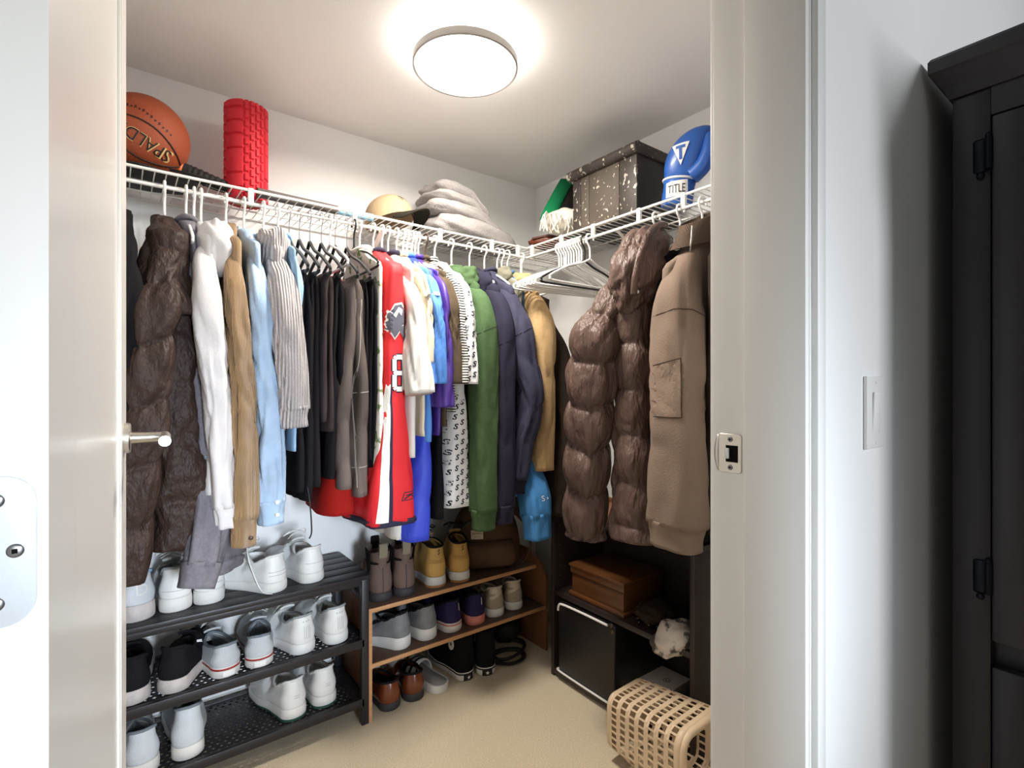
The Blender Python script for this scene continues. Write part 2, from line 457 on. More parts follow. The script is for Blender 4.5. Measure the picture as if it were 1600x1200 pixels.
# ------------------------------------------------------------------ hangers
def hanger_geo(hw=0.205, drop=0.085, neck=0.082, r=0.0042):
    hook = [(0.022, 0, -0.006), (0.0205, 0, 0.008), (0.012, 0, 0.0155), (0, 0, 0.0165), (-0.013, 0, 0.012), (-0.0185, 0, 0.0), (-0.015, 0, -0.016), (-0.004, 0, -0.03), (0, 0, -0.045), (0, 0, -neck)]
    fr = [(0, 0, -neck), (-0.05, 0, -neck - 0.022), (-hw * 0.6, 0, -neck - drop * 0.52), (-hw, 0, -neck - drop), (-hw - 0.006, 0, -neck - drop - 0.012), (-hw + 0.010, 0, -neck - drop - 0.021),
          (0, 0, -neck - drop - 0.021), (hw - 0.010, 0, -neck - drop - 0.021), (hw + 0.006, 0, -neck - drop - 0.012), (hw, 0, -neck - drop), (hw * 0.6, 0, -neck - drop * 0.52), (0.05, 0, -neck - 0.022), (0, 0, -neck)]
    return hook, fr
def mk(name, g, m): return mesh_obj(name, g[0], g[1], m, None)
_hook, _fr = hanger_geo()
HG = {}
def hanger_proto(kind):
    if kind in HG: return HG[kind]
    full = kind; dims = (0.205, 0.085)
    if kind.endswith('_n'): kind = kind[:-2]; dims = (0.165, 0.080, 0.086)
    if kind.endswith('_s'): kind = kind[:-2]; dims = (0.12, 0.085, 0.105)
    rail_r = RR + 0.0035
    up = Vector((0, 1, 0.01))
    if kind in ('white', 'black', 'brown'):
        m = {'white': M_hangw, 'black': M_hangb, 'brown': M_brownp}[kind]
        a = tube_geo(smooth_path(_hook, 4), 0.0036, 8, up=up); b = tube_geo(smooth_path(hanger_geo(*dims)[1], 4), 0.0042, 8, up=up)
        HG[full] = ((a, m), (b, m))
    else:
        a = tube_geo(smooth_path(hanger_geo(0.2, 0.1, 0.1)[0], 4), 0.0016, 6, up=up)
        h2, f2 = hanger_geo(0.205, 0.105, 0.105)
        f2[0] = (0, 0, -0.088); f2[-1] = (0, 0, -0.088)
        b = tube_geo(smooth_path(f2, 4), 0.0062, 8, up=up, flat=0.75)
        HG[full] = ((a, M_chrome), (b, M_velvet))
    return HG[full]
HMESH = {}
def hanger(kind, loc, rotz, label, group=None, tilt=0.0, name='clothes_hanger'):
    t = thing(name, label, 'hanger', loc, rotz, group)
    t.rotation_euler = (tilt, 0, rotz)
    pr = hanger_proto(kind)
    for nm, (g, m) in zip(('hook', 'frame'), pr):
        key = (kind, nm)
        if key not in HMESH: o = mesh_obj(nm, g[0], g[1], m, t); HMESH[key] = o
        else: share(nm, HMESH[key], t, (0, 0, 0))
    return t
# rail placement: long rail runs along X (hangers across it, local +x = world +Y); back rail runs along Y
def on_left(x): return (x, SY - 0.003, RZ), PI / 2
def on_back(y): return (SX - 0.003, y, RZ), 0.0

# ------------------------------------------------------------------ garments
def sstep(a, b, x):
    t = min(1, max(0, (x - a) / (b - a))); return t * t * (3 - 2 * t)
def lerp(a, b, t): return a + (b - a) * t
def table(pts, x):
    if x <= pts[0][0]: return pts[0][1]
    for (a, va), (b, vb) in zip(pts, pts[1:]):
        if x <= b: return lerp(va, vb, sstep(a, b, x))
    return pts[-1][1]

def ridge(p, seed):
    v = 1 - 2 * abs(nz(p, 1.0, seed)); return max(0.0, v) ** 3
def body_geo(zt, zb, width, thick, cx=None, cy=None, n=44, seg=56, fold=0.3, quilt=0.0, seed=1.0, p=2.8, fk=3, hemtilt=0.0, crease=0.005, qa=0.02):
    """closed hanging body: width/thick are tables over t (0 top .. 1 hem)"""
    rings = []
    if quilt: n = 120; seg = 96
    for i in range(n + 1):
        t = i / n; z = lerp(zt, zb, t)
        w = table(width, t); th = table(thick, t)
        ox = table(cx, t) if cx else 0.0; oy = table(cy, t) if cy else 0.0
        ring = []
        for k in range(seg):
            a = 2 * PI * k / seg; c = math.cos(a); s = math.sin(a)
            x = w * math.copysign(abs(c) ** (2 / p), c); y = th * math.copysign(abs(s) ** (2 / p), s)
            if quilt:
                side = 0.5 if s > 0.3 else 0.0
                ph = (zt - z) / quilt + 0.9 * x + 0.05 * math.sin(x * 11 + seed) + side + 0.10 * nz((x * 4, s, t * 4), 1.0, seed)
                m = abs(math.sin(PI * ph)); q = m ** 0.38
                wr = (1 - m) ** 1.5 * nz((x * 55, y * 55, z * 6), 1.0, seed) * qa * 0.5 + 0.012 * nz((x * 7, y * 8, z * 8), 1.0, seed + 2) - 0.006 * ridge((x * 10 + z * 9, y * 10, z * 7), seed + 6)
                d = (q - 0.8) * qa * 1.6 + wr
                x += c * d * 0.8; y += s * d * 0.9 + math.copysign(d * 0.3, s)
            else:
                f = fold * th * sstep(0.05, 0.5, t)
                y += f * math.sin(x * fk * 9 + seed * 2.1 + 1.3 * math.sin(t * 3 + seed)) * (0.4 + 0.6 * abs(s))
                y += fold * th * 0.8 * nz((x * 5, seed, z * 2.2), 1.6, seed)
                d = crease * (0.8 * nz((x * 7 + z * 3, y * 8, z * 4), 1.0, seed + 2) - 1.5 * ridge((x * 13 + z * 4, y * 13, z * 3.5), seed + 5) + 0.35)
                x += c * d; y += s * d
            ring.append(Vector((x + ox, y + oy, z + hemtilt * t * t * x)))
        rings.append(ring)
    return loft(rings)

def sleeve_geo(path, rx, ry, n=56, seg=36, wr=0.12, quilt=0.0, seed=1.0, cap0=True, cap1=True, deep=0.0, pe=2.7, qa=0.02):
    """sleeve along a path; rx across the garment width, ry across its thickness (tables over t)"""
    path = smooth_path(path, 8); L_ = len(path); rings = []
    tot = sum((path[i + 1] - path[i]).length for i in range(L_ - 1)); d = 0.0
    if quilt: n = 120; seg = 64
    pts = []
    for i in range(L_):
        if i: d += (path[i] - path[i - 1]).length
        pts.append((d / tot, path[i]))
    amp = wr * 0.055
    for i in range(n + 1):
        t = i / n
        for (a, pa), (b, pb) in zip(pts, pts[1:]):
            if t <= b + 1e-6: P = pa.lerp(pb, (t - a) / max(b - a, 1e-6)); T = (pb - pa).normalized(); break
        ax = Vector((1, 0, 0)); ax = (ax - T * ax.dot(T))
        if ax.length < 0.2: ax = Vector((0, 0, 1)) - T * T.z
        ax.normalize(); ay = T.cross(ax).normalized()
        w = table(rx, t); h = table(ry, t); l = t * tot
        ring = []
        for k in range(seg):
            a = 2 * PI * k / seg; c = math.cos(a); s_ = math.sin(a)
            u = w * math.copysign(abs(c) ** (2 / pe), c); v = h * math.copysign(abs(s_) ** (2 / pe), s_)
            if quilt:
                ph = l / quilt + 0.20 * math.sin(a + seed * 0.5) + 0.10 * nz((c, s_, l * 4), 1.0, seed)
                m = abs(math.sin(PI * ph)); q = m ** 0.38
                dd = (q - 0.8) * qa * 1.6 + (1 - m) ** 1.5 * nz((c * 4, s_ * 4, l * 6), 1.0, seed) * qa * 0.5 + 0.011 * nz((c * 1.1, s_ * 1.1, l * 8), 1.0, seed + 2) - 0.006 * ridge((c * 1.2 + l * 6, s_ * 1.2, l * 5), seed + 6)
            else:
                q = sstep(0.05, 0.3, t)
                dd = amp * q * (1.0 * nz((c * 1.1, s_ * 1.1, l * 5), 1.0, seed) - 2.2 * ridge((c * 1.3 + l * 2.5, s_ * 1.3, l * 3.2), seed + 4) + 0.3
                                - 1.6 * ridge((c * 0.5, s_ * 0.5, l * 14 + 1.4 * a), seed + 7) * math.exp(-((t - 0.55) / 0.22) ** 2))
            if deep: dd += deep * (abs(math.sin(9 * t + 2 * math.sin(a + seed))) ** 0.5 - 0.6) * sstep(0.3, 0.45, t)
            ring.append(P + ax * (u + c * dd) + ay * (v + s_ * dd))
        rings.append(ring)
    return loft(rings, cap0, cap1)

def garment(name, label, cat, rail, mat_, hem, sleeve_end, hw=0.205, th=0.03, hemw=None, sl_r=(0.055, 0.042), sl_ry=None, lean=(0, 0), hem_th=None,
            collar=None, collar_mat=None, cuff=None, cuff_mat=None, hood=None, quilt=0.0, fold=0.3, seed=None, yaw=0.0, hang='white', hlabel=None,
            shoulder=1.59, neck=1.668, near_sleeve=True, p=2.8, qa=0.02, hsize='_n', group=None, hemband=None, short=False, far_sleeve=True, sl_out=0.022, wr=0.13, tilt=0.0, yo=0.0, shoulder_seam=None, deep=0.0, sl_path=None):
    """a garment on its hanger. World heights for hem / sleeve_end / shoulder / neck. lean=(along width, along rail) of the sleeve end"""
    (loc, rz) = rail
    seed = seed if seed is not None else (sum(ord(c) for c in label) % 97) * 0.37
    t = thing(name, label, cat, (loc[0], loc[1], loc[2]), rz + yaw, group)
    t.rotation_euler = (tilt, 0, rz + yaw)
    Z = lambda z: z - RZ
    zt, zs, zb = Z(neck), Z(shoulder), Z(hem)
    ts = (zt - zs) / (zt - zb)
    hemw = hemw or hw * 1.05; hem_th = hem_th or th * 1.2
    W = [(0, 0.062), (ts * 0.35, 0.10), (ts, hw), (ts + 0.1, hw * 1.0), (1, hemw)]
    T = [(0, 0.026), (ts, th * 0.85), (0.45, th), (1, hem_th)]
    V, F = body_geo(zt, zb, W, T, cy=[(0, 0), (0.5, yo * 0.6), (1, yo)], fold=fold, quilt=quilt, seed=seed, p=p, qa=qa)
    bo = mesh_obj('body', V, F, mat_, t)
    ry = sl_ry or (sl_r[0] * 0.8, sl_r[1] * 0.9)
    parts = {'body': bo, 'root': t}
    for s in (-1, 1):
        if s == 1 and not far_sleeve: continue
        if s == -1 and not near_sleeve: continue
        le = Z(shoulder) - Z(sleeve_end)
        r0 = sl_r[0]; sl = (zt - zs) / hw
        pth = [(s * hw * 0.52, 0, zs + sl * hw * 0.40 - r0 * 0.72), (s * hw * 0.82, 0, zs + sl * hw * 0.10 - r0 * 0.80), (s * (hw + 0.012), yo * 0.1, zs - 0.115), (s * (hw + sl_out), yo * 0.4 + lean[1] * 0.3, zs - le * 0.45),
               (s * (hw + sl_out) + (lean[0] * (1 if s < 0 else -1)), yo + lean[1], zs - le)]
        if sl_path and s == -1: pth = sl_path
        rx = [(0, r0 * 0.40), (0.12, r0 * 0.72), (0.25, r0), (1, sl_r[1])]
        rr = [(0, ry[0] * 0.45), (0.14, ry[0] * 0.72), (0.3, ry[0]), (1, ry[1])]
        V, F = sleeve_geo(pth, rx, rr, seed=seed + s, quilt=quilt, wr=wr, deep=deep, qa=qa)
        so = mesh_obj('sleeve', V, F, mat_, t)
        if s == -1: parts['sleeve'] = so
        if cuff:
            e = Vector(pth[-1]); d = (Vector(pth[-1]) - Vector(pth[-2])).normalized()
            V, F = sleeve_geo([e - d * 0.01, e + d * cuff * 0.5, e + d * cuff], [(0, sl_r[1] * 0.92), (0.3, sl_r[1] * 0.9), (1, sl_r[1] * 0.82)], [(0, ry[1] * 0.95), (1, ry[1] * 0.85)], n=8, seed=seed, wr=0.05)
            mesh_obj('cuff', V, F, cuff_mat or mat_, t)
    if hemband:
        V, F = body_geo(zb + 0.004, zb - hemband, [(0, hemw * 0.99), (1, hemw * 0.95)], [(0, hem_th * 1.0), (1, hem_th * 0.9)], cy=[(0, yo), (1, yo)], fold=fold, seed=seed, n=6)
        mesh_obj('hem_band', V, F, cuff_mat or mat_, t)
    cm = collar_mat or mat_
    if collar == 'crew':
        V, F = tube_geo([(0.07 * math.cos(a), 0.030 * math.sin(a), zt - 0.004 + 0.010 * math.cos(a) ** 2) for a in [2 * PI * k / 24 for k in range(24)]], 0.008, 8, closed=True)
        mesh_obj('collar', V, F, cm, t)
    if collar == 'shirt':
        rings = []
        for z, e in ((zt - 0.03, 0.95), (zt + 0.008, 0.80), (zt + 0.014, 0.86), (zt - 0.026, 1.16)):
            rings.append([Vector((0.062 * e * math.cos(a), 0.030 * e * math.sin(a), z - 0.014 * math.cos(a) ** 2 + 0.01 * nz((math.cos(a), math.sin(a), seed), 2))) for a in [2 * PI * k / 28 for k in range(28)]])
        V, F = loft(rings, False, False); mesh_obj('collar', V, F, cm, t)
    if hood:
        hx, hy, hz_, rx_, ry_, rz_ = hood
        def fn(d):
            g = 1 + 0.16 * nz((d.x * 1.5, d.y * 2, d.z * 2), 1.4, seed) + 0.07 * math.sin(7 * d.x + 4 * d.z + seed)
            return g * (1 - 0.25 * max(0, d.z) ** 4)
        V, F = ellip_geo((hx, hy, Z(hz_)), rx_, ry_, rz_, 36, 26, fn)
        ho = mesh_obj('hood', V, F, cm, t); parts['hood'] = ho
        ed = []
        for k in range(28):
            a = 2 * PI * k / 28
            ed.append((hx - rx_ * 0.28 + 0.25 * rx_ * math.cos(a), hy + ry_ * (0.92 - 0.12 * math.cos(a)) * math.cos(a * 0.0) , Z(hz_) + rz_ * 0.62 * math.sin(a)))
        # opening rim of the hood, lying on its outer side
    if shoulder_seam:
        pass
    if hang:
        hanger(hang + hsize, (loc[0] , loc[1], loc[2]), rz + yaw, hlabel or ('%s hanger holding the %s' % ({'white': 'white plastic', 'black': 'black plastic', 'velvet': 'black velvet', 'brown': 'brown plastic'}[hang], short_of(label))), None, tilt)
    return parts

def short_of(l):
    for w in (' with ', ' on ', ' hanging ', ' showing ', ' beside ', ' next ', ' whose ', ' behind ', ' squeezed ', ' near ', ' directly ', ' mostly ', ' printed '):
        pass
    return ' '.join(l.split(' ')[:11])
def trousers(label, rail, mat_, bottom, top=1.538, hw=0.17, th=0.02, yo=0.0, seed=None, hang='velvet', hlabel=None, group=None, xo=-0.02, yaw=0.0, seam=None, folds=2, wid=None, tilt=0.0):
    (loc, rz) = rail
    seed = seed if seed is not None else (sum(ord(c) for c in label) % 97) * 0.41
    t = thing('trousers', label, 'trousers', loc, rz + yaw, group)
    t.rotation_euler = (tilt, 0, rz + yaw)
    parts = {'root': t}
    n = folds
    for k in range(n):
        zb = bottom + 0.03 * k - RZ
        V, F = body_geo(top - RZ + 0.004, zb, wid or [(0, hw * 0.97), (0.15, hw), (1, hw * 0.9)], [(0, 0.007), (0.05, th * 0.9), (0.6, th), (1, th * 1.1)],
                        cx=[(0, xo), (1, xo)], cy=[(0, 0.0), (0.08, (k - (n - 1) / 2) * th * 1.5 * 0.6), (1, yo + (k - (n - 1) / 2) * th * 1.5)], fold=0.45, seed=seed + k * 3, fk=2.2)
        o = mesh_obj('leg', V, F, mat_, t); parts.setdefault('leg', o)
    if hang: hanger(hang, loc, rz + yaw, hlabel or ('%s hanger holding the %s' % ({'white': 'white plastic', 'black': 'black plastic', 'velvet': 'black velvet'}[hang], short_of(label))), None, tilt)
    return parts

# fabrics
F_puff = mat('puffer_brown_nylon', rgb(56, 42, 37), 0.55, bump=('noise', 11, 1.0), var=0.25, vscale=9, spec=0.25, bdist=0.022, stretch=(2.4, 2.4, 1.3))
F_puff2 = mat('puffer_taupe_nylon', rgb(92, 73, 66), 0.45, bump=('noise', 11, 1.0), var=0.15, vscale=9, spec=0.3, bdist=0.022, stretch=(3.0, 3.0, 1.0))
F_black = mat('black_cotton', rgb(27, 26, 29), 0.95, bump=('noise', 300, 0.3), var=0.2, vscale=12)
F_black2 = mat('black_fleece', rgb(34, 31, 33), 0.95, bump=('noise', 200, 0.3), var=0.2, vscale=10)
F_charc = mat('charcoal_denim', rgb(66, 57, 56), 0.9, bump=('wave_z', 500, 0.3), var=0.35, vscale=14)
F_washed = mat('washed_black_denim', rgb(112, 101, 96), 0.9, bump=('noise', 260, 0.4), var=0.5, vscale=7, stretch=(1, 1, .5))
F_greyk = mat('grey_marl_jersey', rgb(118, 115, 122), 0.95, bump=('noise', 320, 0.4), var=0.2, vscale=120)
F_white = mat('white_fleece', rgb(208, 205, 205), 0.95, bump=('noise', 150, 0.25), var=0.05)
F_whitet = mat('white_jersey', rgb(216, 212, 206), 0.9, bump=('noise', 200, 0.2))
F_cream = mat('cream_cotton', rgb(222, 208, 186), 0.9, bump=('noise', 200, 0.2))
F_cord = mat('tan_corduroy', rgb(182, 145, 100), 0.85, bump=('wave_y', 110, 0.9), var=0.25, vscale=14, sheen=0.3)
F_denim = mat('light_denim', rgb(172, 196, 222), 0.9, bump=('noise', 280, 0.35), var=0.22, vscale=16)
F_denimp = mat('pale_blue_cotton', rgb(150, 186, 220), 0.9, bump=('noise', 200, 0.2), var=0.1)
F_knit = mat('grey_rib_knit', rgb(196, 190, 190), 0.95, bump=('wave_y', 42, 1.0), var=0.18, vscale=220, pattern='wave_y', pscale=42, col2=rgb(158, 152, 154), pmap=(0.75, 1.0))
F_red = mat('red_jersey_knit', rgb(222, 36, 44), 0.7, bump=('noise', 300, 0.2))
F_dred = mat('dark_red_cotton', rgb(150, 28, 24), 0.85, bump=('noise', 200, 0.2))
F_navytrim = mat('navy_trim', rgb(34, 32, 58), 0.8)
F_blue = mat('sky_blue_jersey', rgb(84, 138, 214), 0.75, bump=('noise', 200, 0.2), var=0.08)
F_royal = mat('royal_blue_jersey', rgb(46, 66, 190), 0.6, bump=('noise', 200, 0.2))
F_purple = mat('purple_satin', rgb(74, 46, 140), 0.5, var=0.15, vscale=20)
F_olive = mat('dark_olive_cotton', rgb(88, 76, 62), 0.9, bump=('noise', 200, 0.3), var=0.15)
F_stripe = mat('black_white_stripe', rgb(18, 18, 20), 0.85, pattern='wave_z', pscale=34, col2=rgb(232, 230, 226), pmap=(0.40, 0.44))
F_sprint = mat('white_cotton_print_ground', rgb(238, 240, 244), 0.85, bump=('noise', 200, 0.15))
F_floral = mat('floral_print', rgb(236, 230, 220), 0.85, pattern='noise', pscale=26, col2=rgb(120, 140, 90), pmap=(0.56, 0.62))
F_green = mat('forest_green_fleece', rgb(76, 100, 68), 0.95, bump=('noise', 220, 0.35), var=0.14, vscale=60)
F_navy = mat('navy_fleece', rgb(48, 47, 64), 0.95, bump=('noise', 220, 0.3), var=0.12, vscale=30)
F_navy2 = mat('slate_navy_fleece', rgb(66, 66, 86), 0.95, bump=('noise', 220, 0.3), var=0.12, vscale=30)
F_tan2 = mat('camel_knit', rgb(188, 158, 116), 0.95, bump=('noise', 180, 0.4), var=0.12, vscale=40)
F_sage = mat('sage_grey_fleece', rgb(128, 126, 112), 0.95, bump=('noise', 200, 0.3))
F_sky = mat('blue_sweatshirt', rgb(74, 136, 196), 0.9, bump=('noise', 220, 0.3), var=0.1)
F_dbrown = mat('dark_brown_wool', rgb(56, 47, 40), 0.95, bump=('noise', 200, 0.4), var=0.2, vscale=20)
F_canvas = mat('taupe_duck_canvas', rgb(134, 117, 104), 0.92, bump=('noise', 260, 0.45), var=0.2, vscale=6)
F_print = mat('print_dark_ink', rgb(36, 38, 56), 0.8)
F_printw = mat('print_white_ink', rgb(238, 236, 232), 0.8)
F_printg = mat('print_slate_ink', rgb(92, 92, 106), 0.8)
F_stitch = mat('seam_thread', rgb(60, 48, 40), 0.9)


# ---- long rail, from the door towards the corner
LX = on_left
garment('jacket', 'black jacket hanging furthest left beside the open door', 'jacket', LX(0.006), F_black, 0.80, 0.90, th=0.030, hang='black')
pj = garment('puffer_jacket', 'dark brown quilted puffer jacket hanging beside the open door', 'jacket', LX(0.105), F_puff, 0.765, 0.72, hw=0.205, th=0.062, hem_th=0.088, p=3.4,
        sl_r=(0.066, 0.050), sl_ry=(0.050, 0.042), quilt=0.15, qa=0.013, hsize='_s', seed=3.1, yo=-0.035,
        sl_path=[(-0.10, 0.0, -0.20), (-0.165, 0.01, -0.245), (-0.222, 0.03, -0.40), (-0.242, 0.055, -0.68), (-0.238, 0.075, -0.90), (-0.225, 0.085, -1.045)])
pt0 = pj['root']
V, F = body_geo(1.648 - RZ, 1.375 - RZ, [(0, 0.022), (0.12, 0.055), (0.4, 0.090), (1, 0.150)], [(0, 0.018), (0.12, 0.036), (0.4, 0.060), (1, 0.092)], cx=[(0, -0.075), (1, -0.115)], cy=[(0, 0.010), (1, 0.0)], fold=0.25, seed=2.4, crease=0.010, p=2.2)
mesh_obj('hood', V, F, F_puff, pt0)
V, F = body_geo(1.650 - RZ, 1.545 - RZ, [(0, 0.016), (0.5, 0.045), (1, 0.060)], [(0, 0.012), (0.5, 0.026), (1, 0.034)], cx=[(0, -0.03), (1, -0.06)], cy=[(0, -0.055), (1, -0.062)], fold=0.3, seed=5.0, crease=0.008, p=2.2)
mesh_obj('collar', V, F, F_puff, pt0)
garment('sweatshirt', 'long grey marl sweatshirt showing below the dark brown puffer jacket', 'sweatshirt', LX(0.158), F_greyk, 0.70, 0.72, th=0.020, hem_th=0.062, hemw=0.175, hw=0.165,
        sl_r=(0.040, 0.056), sl_ry=(0.022, 0.050), cuff=0.055, hemband=0.035, yo=-0.065, collar='crew', sl_path=[(-0.09, 0, -0.20), (-0.13, 0.0, -0.27), (-0.155, -0.02, -0.55), (-0.17, -0.045, -0.85), (-0.20, -0.03, -0.99), (-0.215, -0.015, -1.05)])
garment('shirt', 'pale blue shirt mostly hidden between the brown puffer and white hoodie', 'shirt', LX(0.178), F_denimp, 1.00, 1.05, hw=0.17, hemw=0.205, p=4, th=0.014, near_sleeve=False, sl_r=(0.04, 0.04), sl_ry=(0.014, 0.018), yo=-0.012, neck=1.62, shoulder=1.54, hsize='_s')
wh = garment('hoodie', 'white hooded sweatshirt hanging next to the tan corduroy shirt', 'hoodie', LX(0.196), F_white, 0.90, 0.865, th=0.026, sl_r=(0.056, 0.036), sl_ry=(0.040, 0.028), cuff=0.055,
        sl_path=[(-0.10, 0, -0.195), (-0.16, 0.012, -0.235), (-0.215, 0.010, -0.36), (-0.228, -0.012, -0.62), (-0.222, -0.030, -0.90)], hood=(-0.10, -0.020, 1.585, 0.105, 0.050, 0.090), wr=0.08)
tc_ = garment('corduroy_shirt', 'tan corduroy shirt with an open buttoned cuff', 'shirt', LX(0.262), F_cord, 0.82, 0.84, th=0.022, sl_r=(0.052, 0.044), sl_ry=(0.032, 0.036), cuff=0.075, collar='shirt', neck=1.675, wr=0.10,
        sl_path=[(-0.09, 0, -0.185), (-0.15, 0.008, -0.225), (-0.212, 0.008, -0.34), (-0.226, -0.008, -0.62), (-0.224, -0.010, -0.935)])
V, F = ellip_geo((-0.262, -0.022, -0.985), 0.004, 0.006, 0.006, 12, 8); mesh_obj('button', V, F, M_brownp, tc_['root'])
ds = garment('denim_shirt', 'light blue denim shirt beside the tan corduroy shirt', 'shirt', LX(0.312), F_denim, 0.90, 0.845, th=0.022, hem_th=0.050, sl_r=(0.05, 0.046), sl_ry=(0.032, 0.042), cuff=0.06, collar='shirt', yo=-0.018, wr=0.12,
        sl_path=[(-0.09, 0, -0.195), (-0.15, 0.0, -0.235), (-0.207, 0.0, -0.34), (-0.215, -0.020, -0.60), (-0.205, -0.030, -0.905)])
for z in (-0.90, -0.935):
    V, F = ellip_geo((-0.252, -0.040, z), 0.004, 0.006, 0.006, 12, 8); mesh_obj('snap', V, F, M_plasticw, ds['root'])
garment('cardigan', 'light grey ribbed knit cardigan with a hanging sleeve', 'cardigan', LX(0.368), F_knit, 1.06, 1.135, th=0.030, sl_r=(0.064, 0.050), sl_ry=(0.046, 0.042), cuff=0.05, hood=(-0.105, 0.0, 1.602, 0.095, 0.045, 0.078), wr=0.09,
        sl_path=[(-0.11, 0, -0.205), (-0.17, -0.004, -0.25), (-0.232, -0.006, -0.38), (-0.248, -0.016, -0.50), (-0.246, -0.026, -0.642)])
garment('shirt', 'faded blue shirt showing as a thin edge behind the grey ribbed cardigan', 'shirt', LX(0.412), F_denimp, 1.0, 1.08, th=0.012, sl_r=(0.04, 0.04), sl_ry=(0.013, 0.013), collar='crew')
for k, (x, zb, mt, lb, hw) in enumerate((
        (0.446, 0.84, F_black, 'black drawstring trousers hanging right beside the grey cardigan', 0.17),
        (0.478, 0.88, F_black2, 'black fleece trousers second from the grey cardigan', 0.165),
        (0.512, 1.05, F_charc, 'charcoal brown jeans folded short over a velvet hanger', 0.182),
        (0.550, 0.87, F_black, 'plain black jeans between charcoal jeans and washed denim', 0.17))):
    tr = trousers(lb, LX(x), mt, zb, th=0.017, seed=k * 1.7 + .5, hw=hw)
    if k == 0: tube('drawstring', [(-0.17, -0.01, zb - RZ + 0.05), (-0.185, -0.015, zb - RZ - 0.02), (-0.18, -0.02, zb - RZ - 0.09), (-0.183, -0.012, zb - RZ - 0.11)], 0.0022, M_blk, tr['root'], 6, sm=4)
    if k == 2:
        for zz in (-0.62, -0.68): decal('hem_stitch', line2([(-0.03, 0), (0.03, 0.006)], 0.002), (-0.2, 0, zz), (0, -1, 0), (0, 0, 1), tr['leg'], F_stitch, tr['root'], off=0.0015)
wj = trousers('washed grey-black jeans with pale seams hanging beside the red jersey', LX(0.597), F_washed, 0.835, th=0.029, seed=6.1, hw=0.187, yo=0.0, folds=2)
for u0 in (0.010, -0.006): decal('pale_seam', line2([(u0, -0.9), (u0 * .6, -0.6), (u0 + .004, -0.3)], 0.0022), (-0.2, 0, 0), (0, -1, 0), (0, 0, 1), wj['leg'], mat('pale_denim_thread', rgb(176, 168, 160), 0.9), wj['root'], off=0.0015)
for zz in (-0.60, -0.84): decal('pale_seam', line2([(-0.07, 0.0), (-0.03, -0.006), (0.01, 0.004), (0.06, 0.01)], 0.0028), (-0.2, 0, zz), (0, -1, 0), (0, 0, 1), wj['leg'], mat('pale_denim_thread', rgb(176, 168, 160), 0.9), wj['root'], off=0.0015)
trousers('thin black trousers just behind the washed grey jeans', LX(0.638), F_black2, 0.90, th=0.013, seed=2.2, hw=0.16)
trousers('black dress trousers next to the floral print shirt', LX(0.664), F_black, 0.92, th=0.012, seed=4.2, hang='black', hw=0.165)
garment('t_shirt', 'dark red T-shirt whose hem shows under the black jeans', 'shirt', LX(0.580), F_dred, 0.775, 1.30, neck=1.56, shoulder=1.50, th=0.010, hw=0.12, hemw=0.15, hem_th=0.06, near_sleeve=False, sl_r=(0.04, 0.04), sl_ry=(0.012, 0.012), short=True, yo=0.0, fold=0.1)
fs = garment('shirt', 'white floral print shirt squeezed beside the red hockey jersey', 'shirt', LX(0.684), F_floral, 0.74, 1.30, th=0.012, hem_th=0.02, hw=0.19, hemw=0.195, p=4, near_sleeve=False, sl_r=(0.06, 0.06), sl_ry=(0.015, 0.015), collar='crew')
rj = garment('hockey_jersey', 'bright red hockey jersey with white and navy side stripe', 'jersey', LX(0.735), F_red, 0.735, 0.95, hw=0.208, th=0.036, hem_th=0.088, hemw=0.215, p=6, near_sleeve=False, sl_r=(0.06, 0.055), sl_ry=(0.030, 0.034), collar='crew', collar_mat=F_navytrim, fold=0.10, yo=0.008)
garment('t_shirt', 'white T-shirt with a wide short sleeve over the red jersey', 'shirt', LX(0.792), F_whitet, 0.95, 1.17, th=0.018, hw=0.20, collar='crew', collar_mat=F_navytrim, short=True, sl_r=(0.05, 0.06), sl_ry=(0.026, 0.045), wr=0.12,
        sl_path=[(-0.09, 0, -0.20), (-0.15, 0, -0.235), (-0.215, 0.0, -0.33), (-0.245, 0.010, -0.45), (-0.268, 0.012, -0.60)])
garment('undershirt', 'plain white undershirt whose hem shows below the red hockey jersey', 'shirt', LX(0.768), F_whitet, 0.665, 1.3, hw=0.11, hemw=0.16, th=0.010, hem_th=0.022, near_sleeve=False, sl_r=(0.04, 0.04), sl_ry=(0.012, 0.012), neck=1.60, shoulder=1.55, hsize='_s')
garment('t_shirt', 'long black T-shirt hem between the royal blue jersey and letter print shirt', 'shirt', LX(0.902), F_black, 0.72, 1.3, hw=0.185, hemw=0.195, th=0.010, hem_th=0.022, near_sleeve=False, sl_r=(0.04, 0.04), sl_ry=(0.012, 0.012), neck=1.62, shoulder=1.56, p=4, yo=-0.012)
garment('t_shirt', 'cream T-shirt directly behind the white T-shirt', 'shirt', LX(0.826), F_cream, 1.02, 1.27, th=0.012, sl_r=(0.05, 0.05), sl_ry=(0.016, 0.024), collar='crew', short=True)
sb = garment('t_shirt', 'sky blue T-shirt with white shoulder tape', 'shirt', LX(0.852), F_blue, 1.0, 1.20, th=0.016, sl_r=(0.055, 0.06), sl_ry=(0.020, 0.030), collar='crew', short=True, sl_out=0.035)
decal('shoulder_tape', line2([(-0.04, 0.0), (0.04, -0.004)], 0.012), (-0.23, 0, -0.26), (0, -1, 0), (0, 0, 1), sb['sleeve'], F_printw, sb['root'], off=0.0015)
garment('basketball_jersey', 'long royal blue jersey hanging lowest behind the red jersey', 'jersey', LX(0.868), F_royal, 0.66, 1.30, th=0.016, hem_th=0.050, hw=0.195, near_sleeve=False, sl_r=(0.05, 0.05), sl_ry=(0.014, 0.014), short=True, yo=0.030, fold=0.5, p=4)
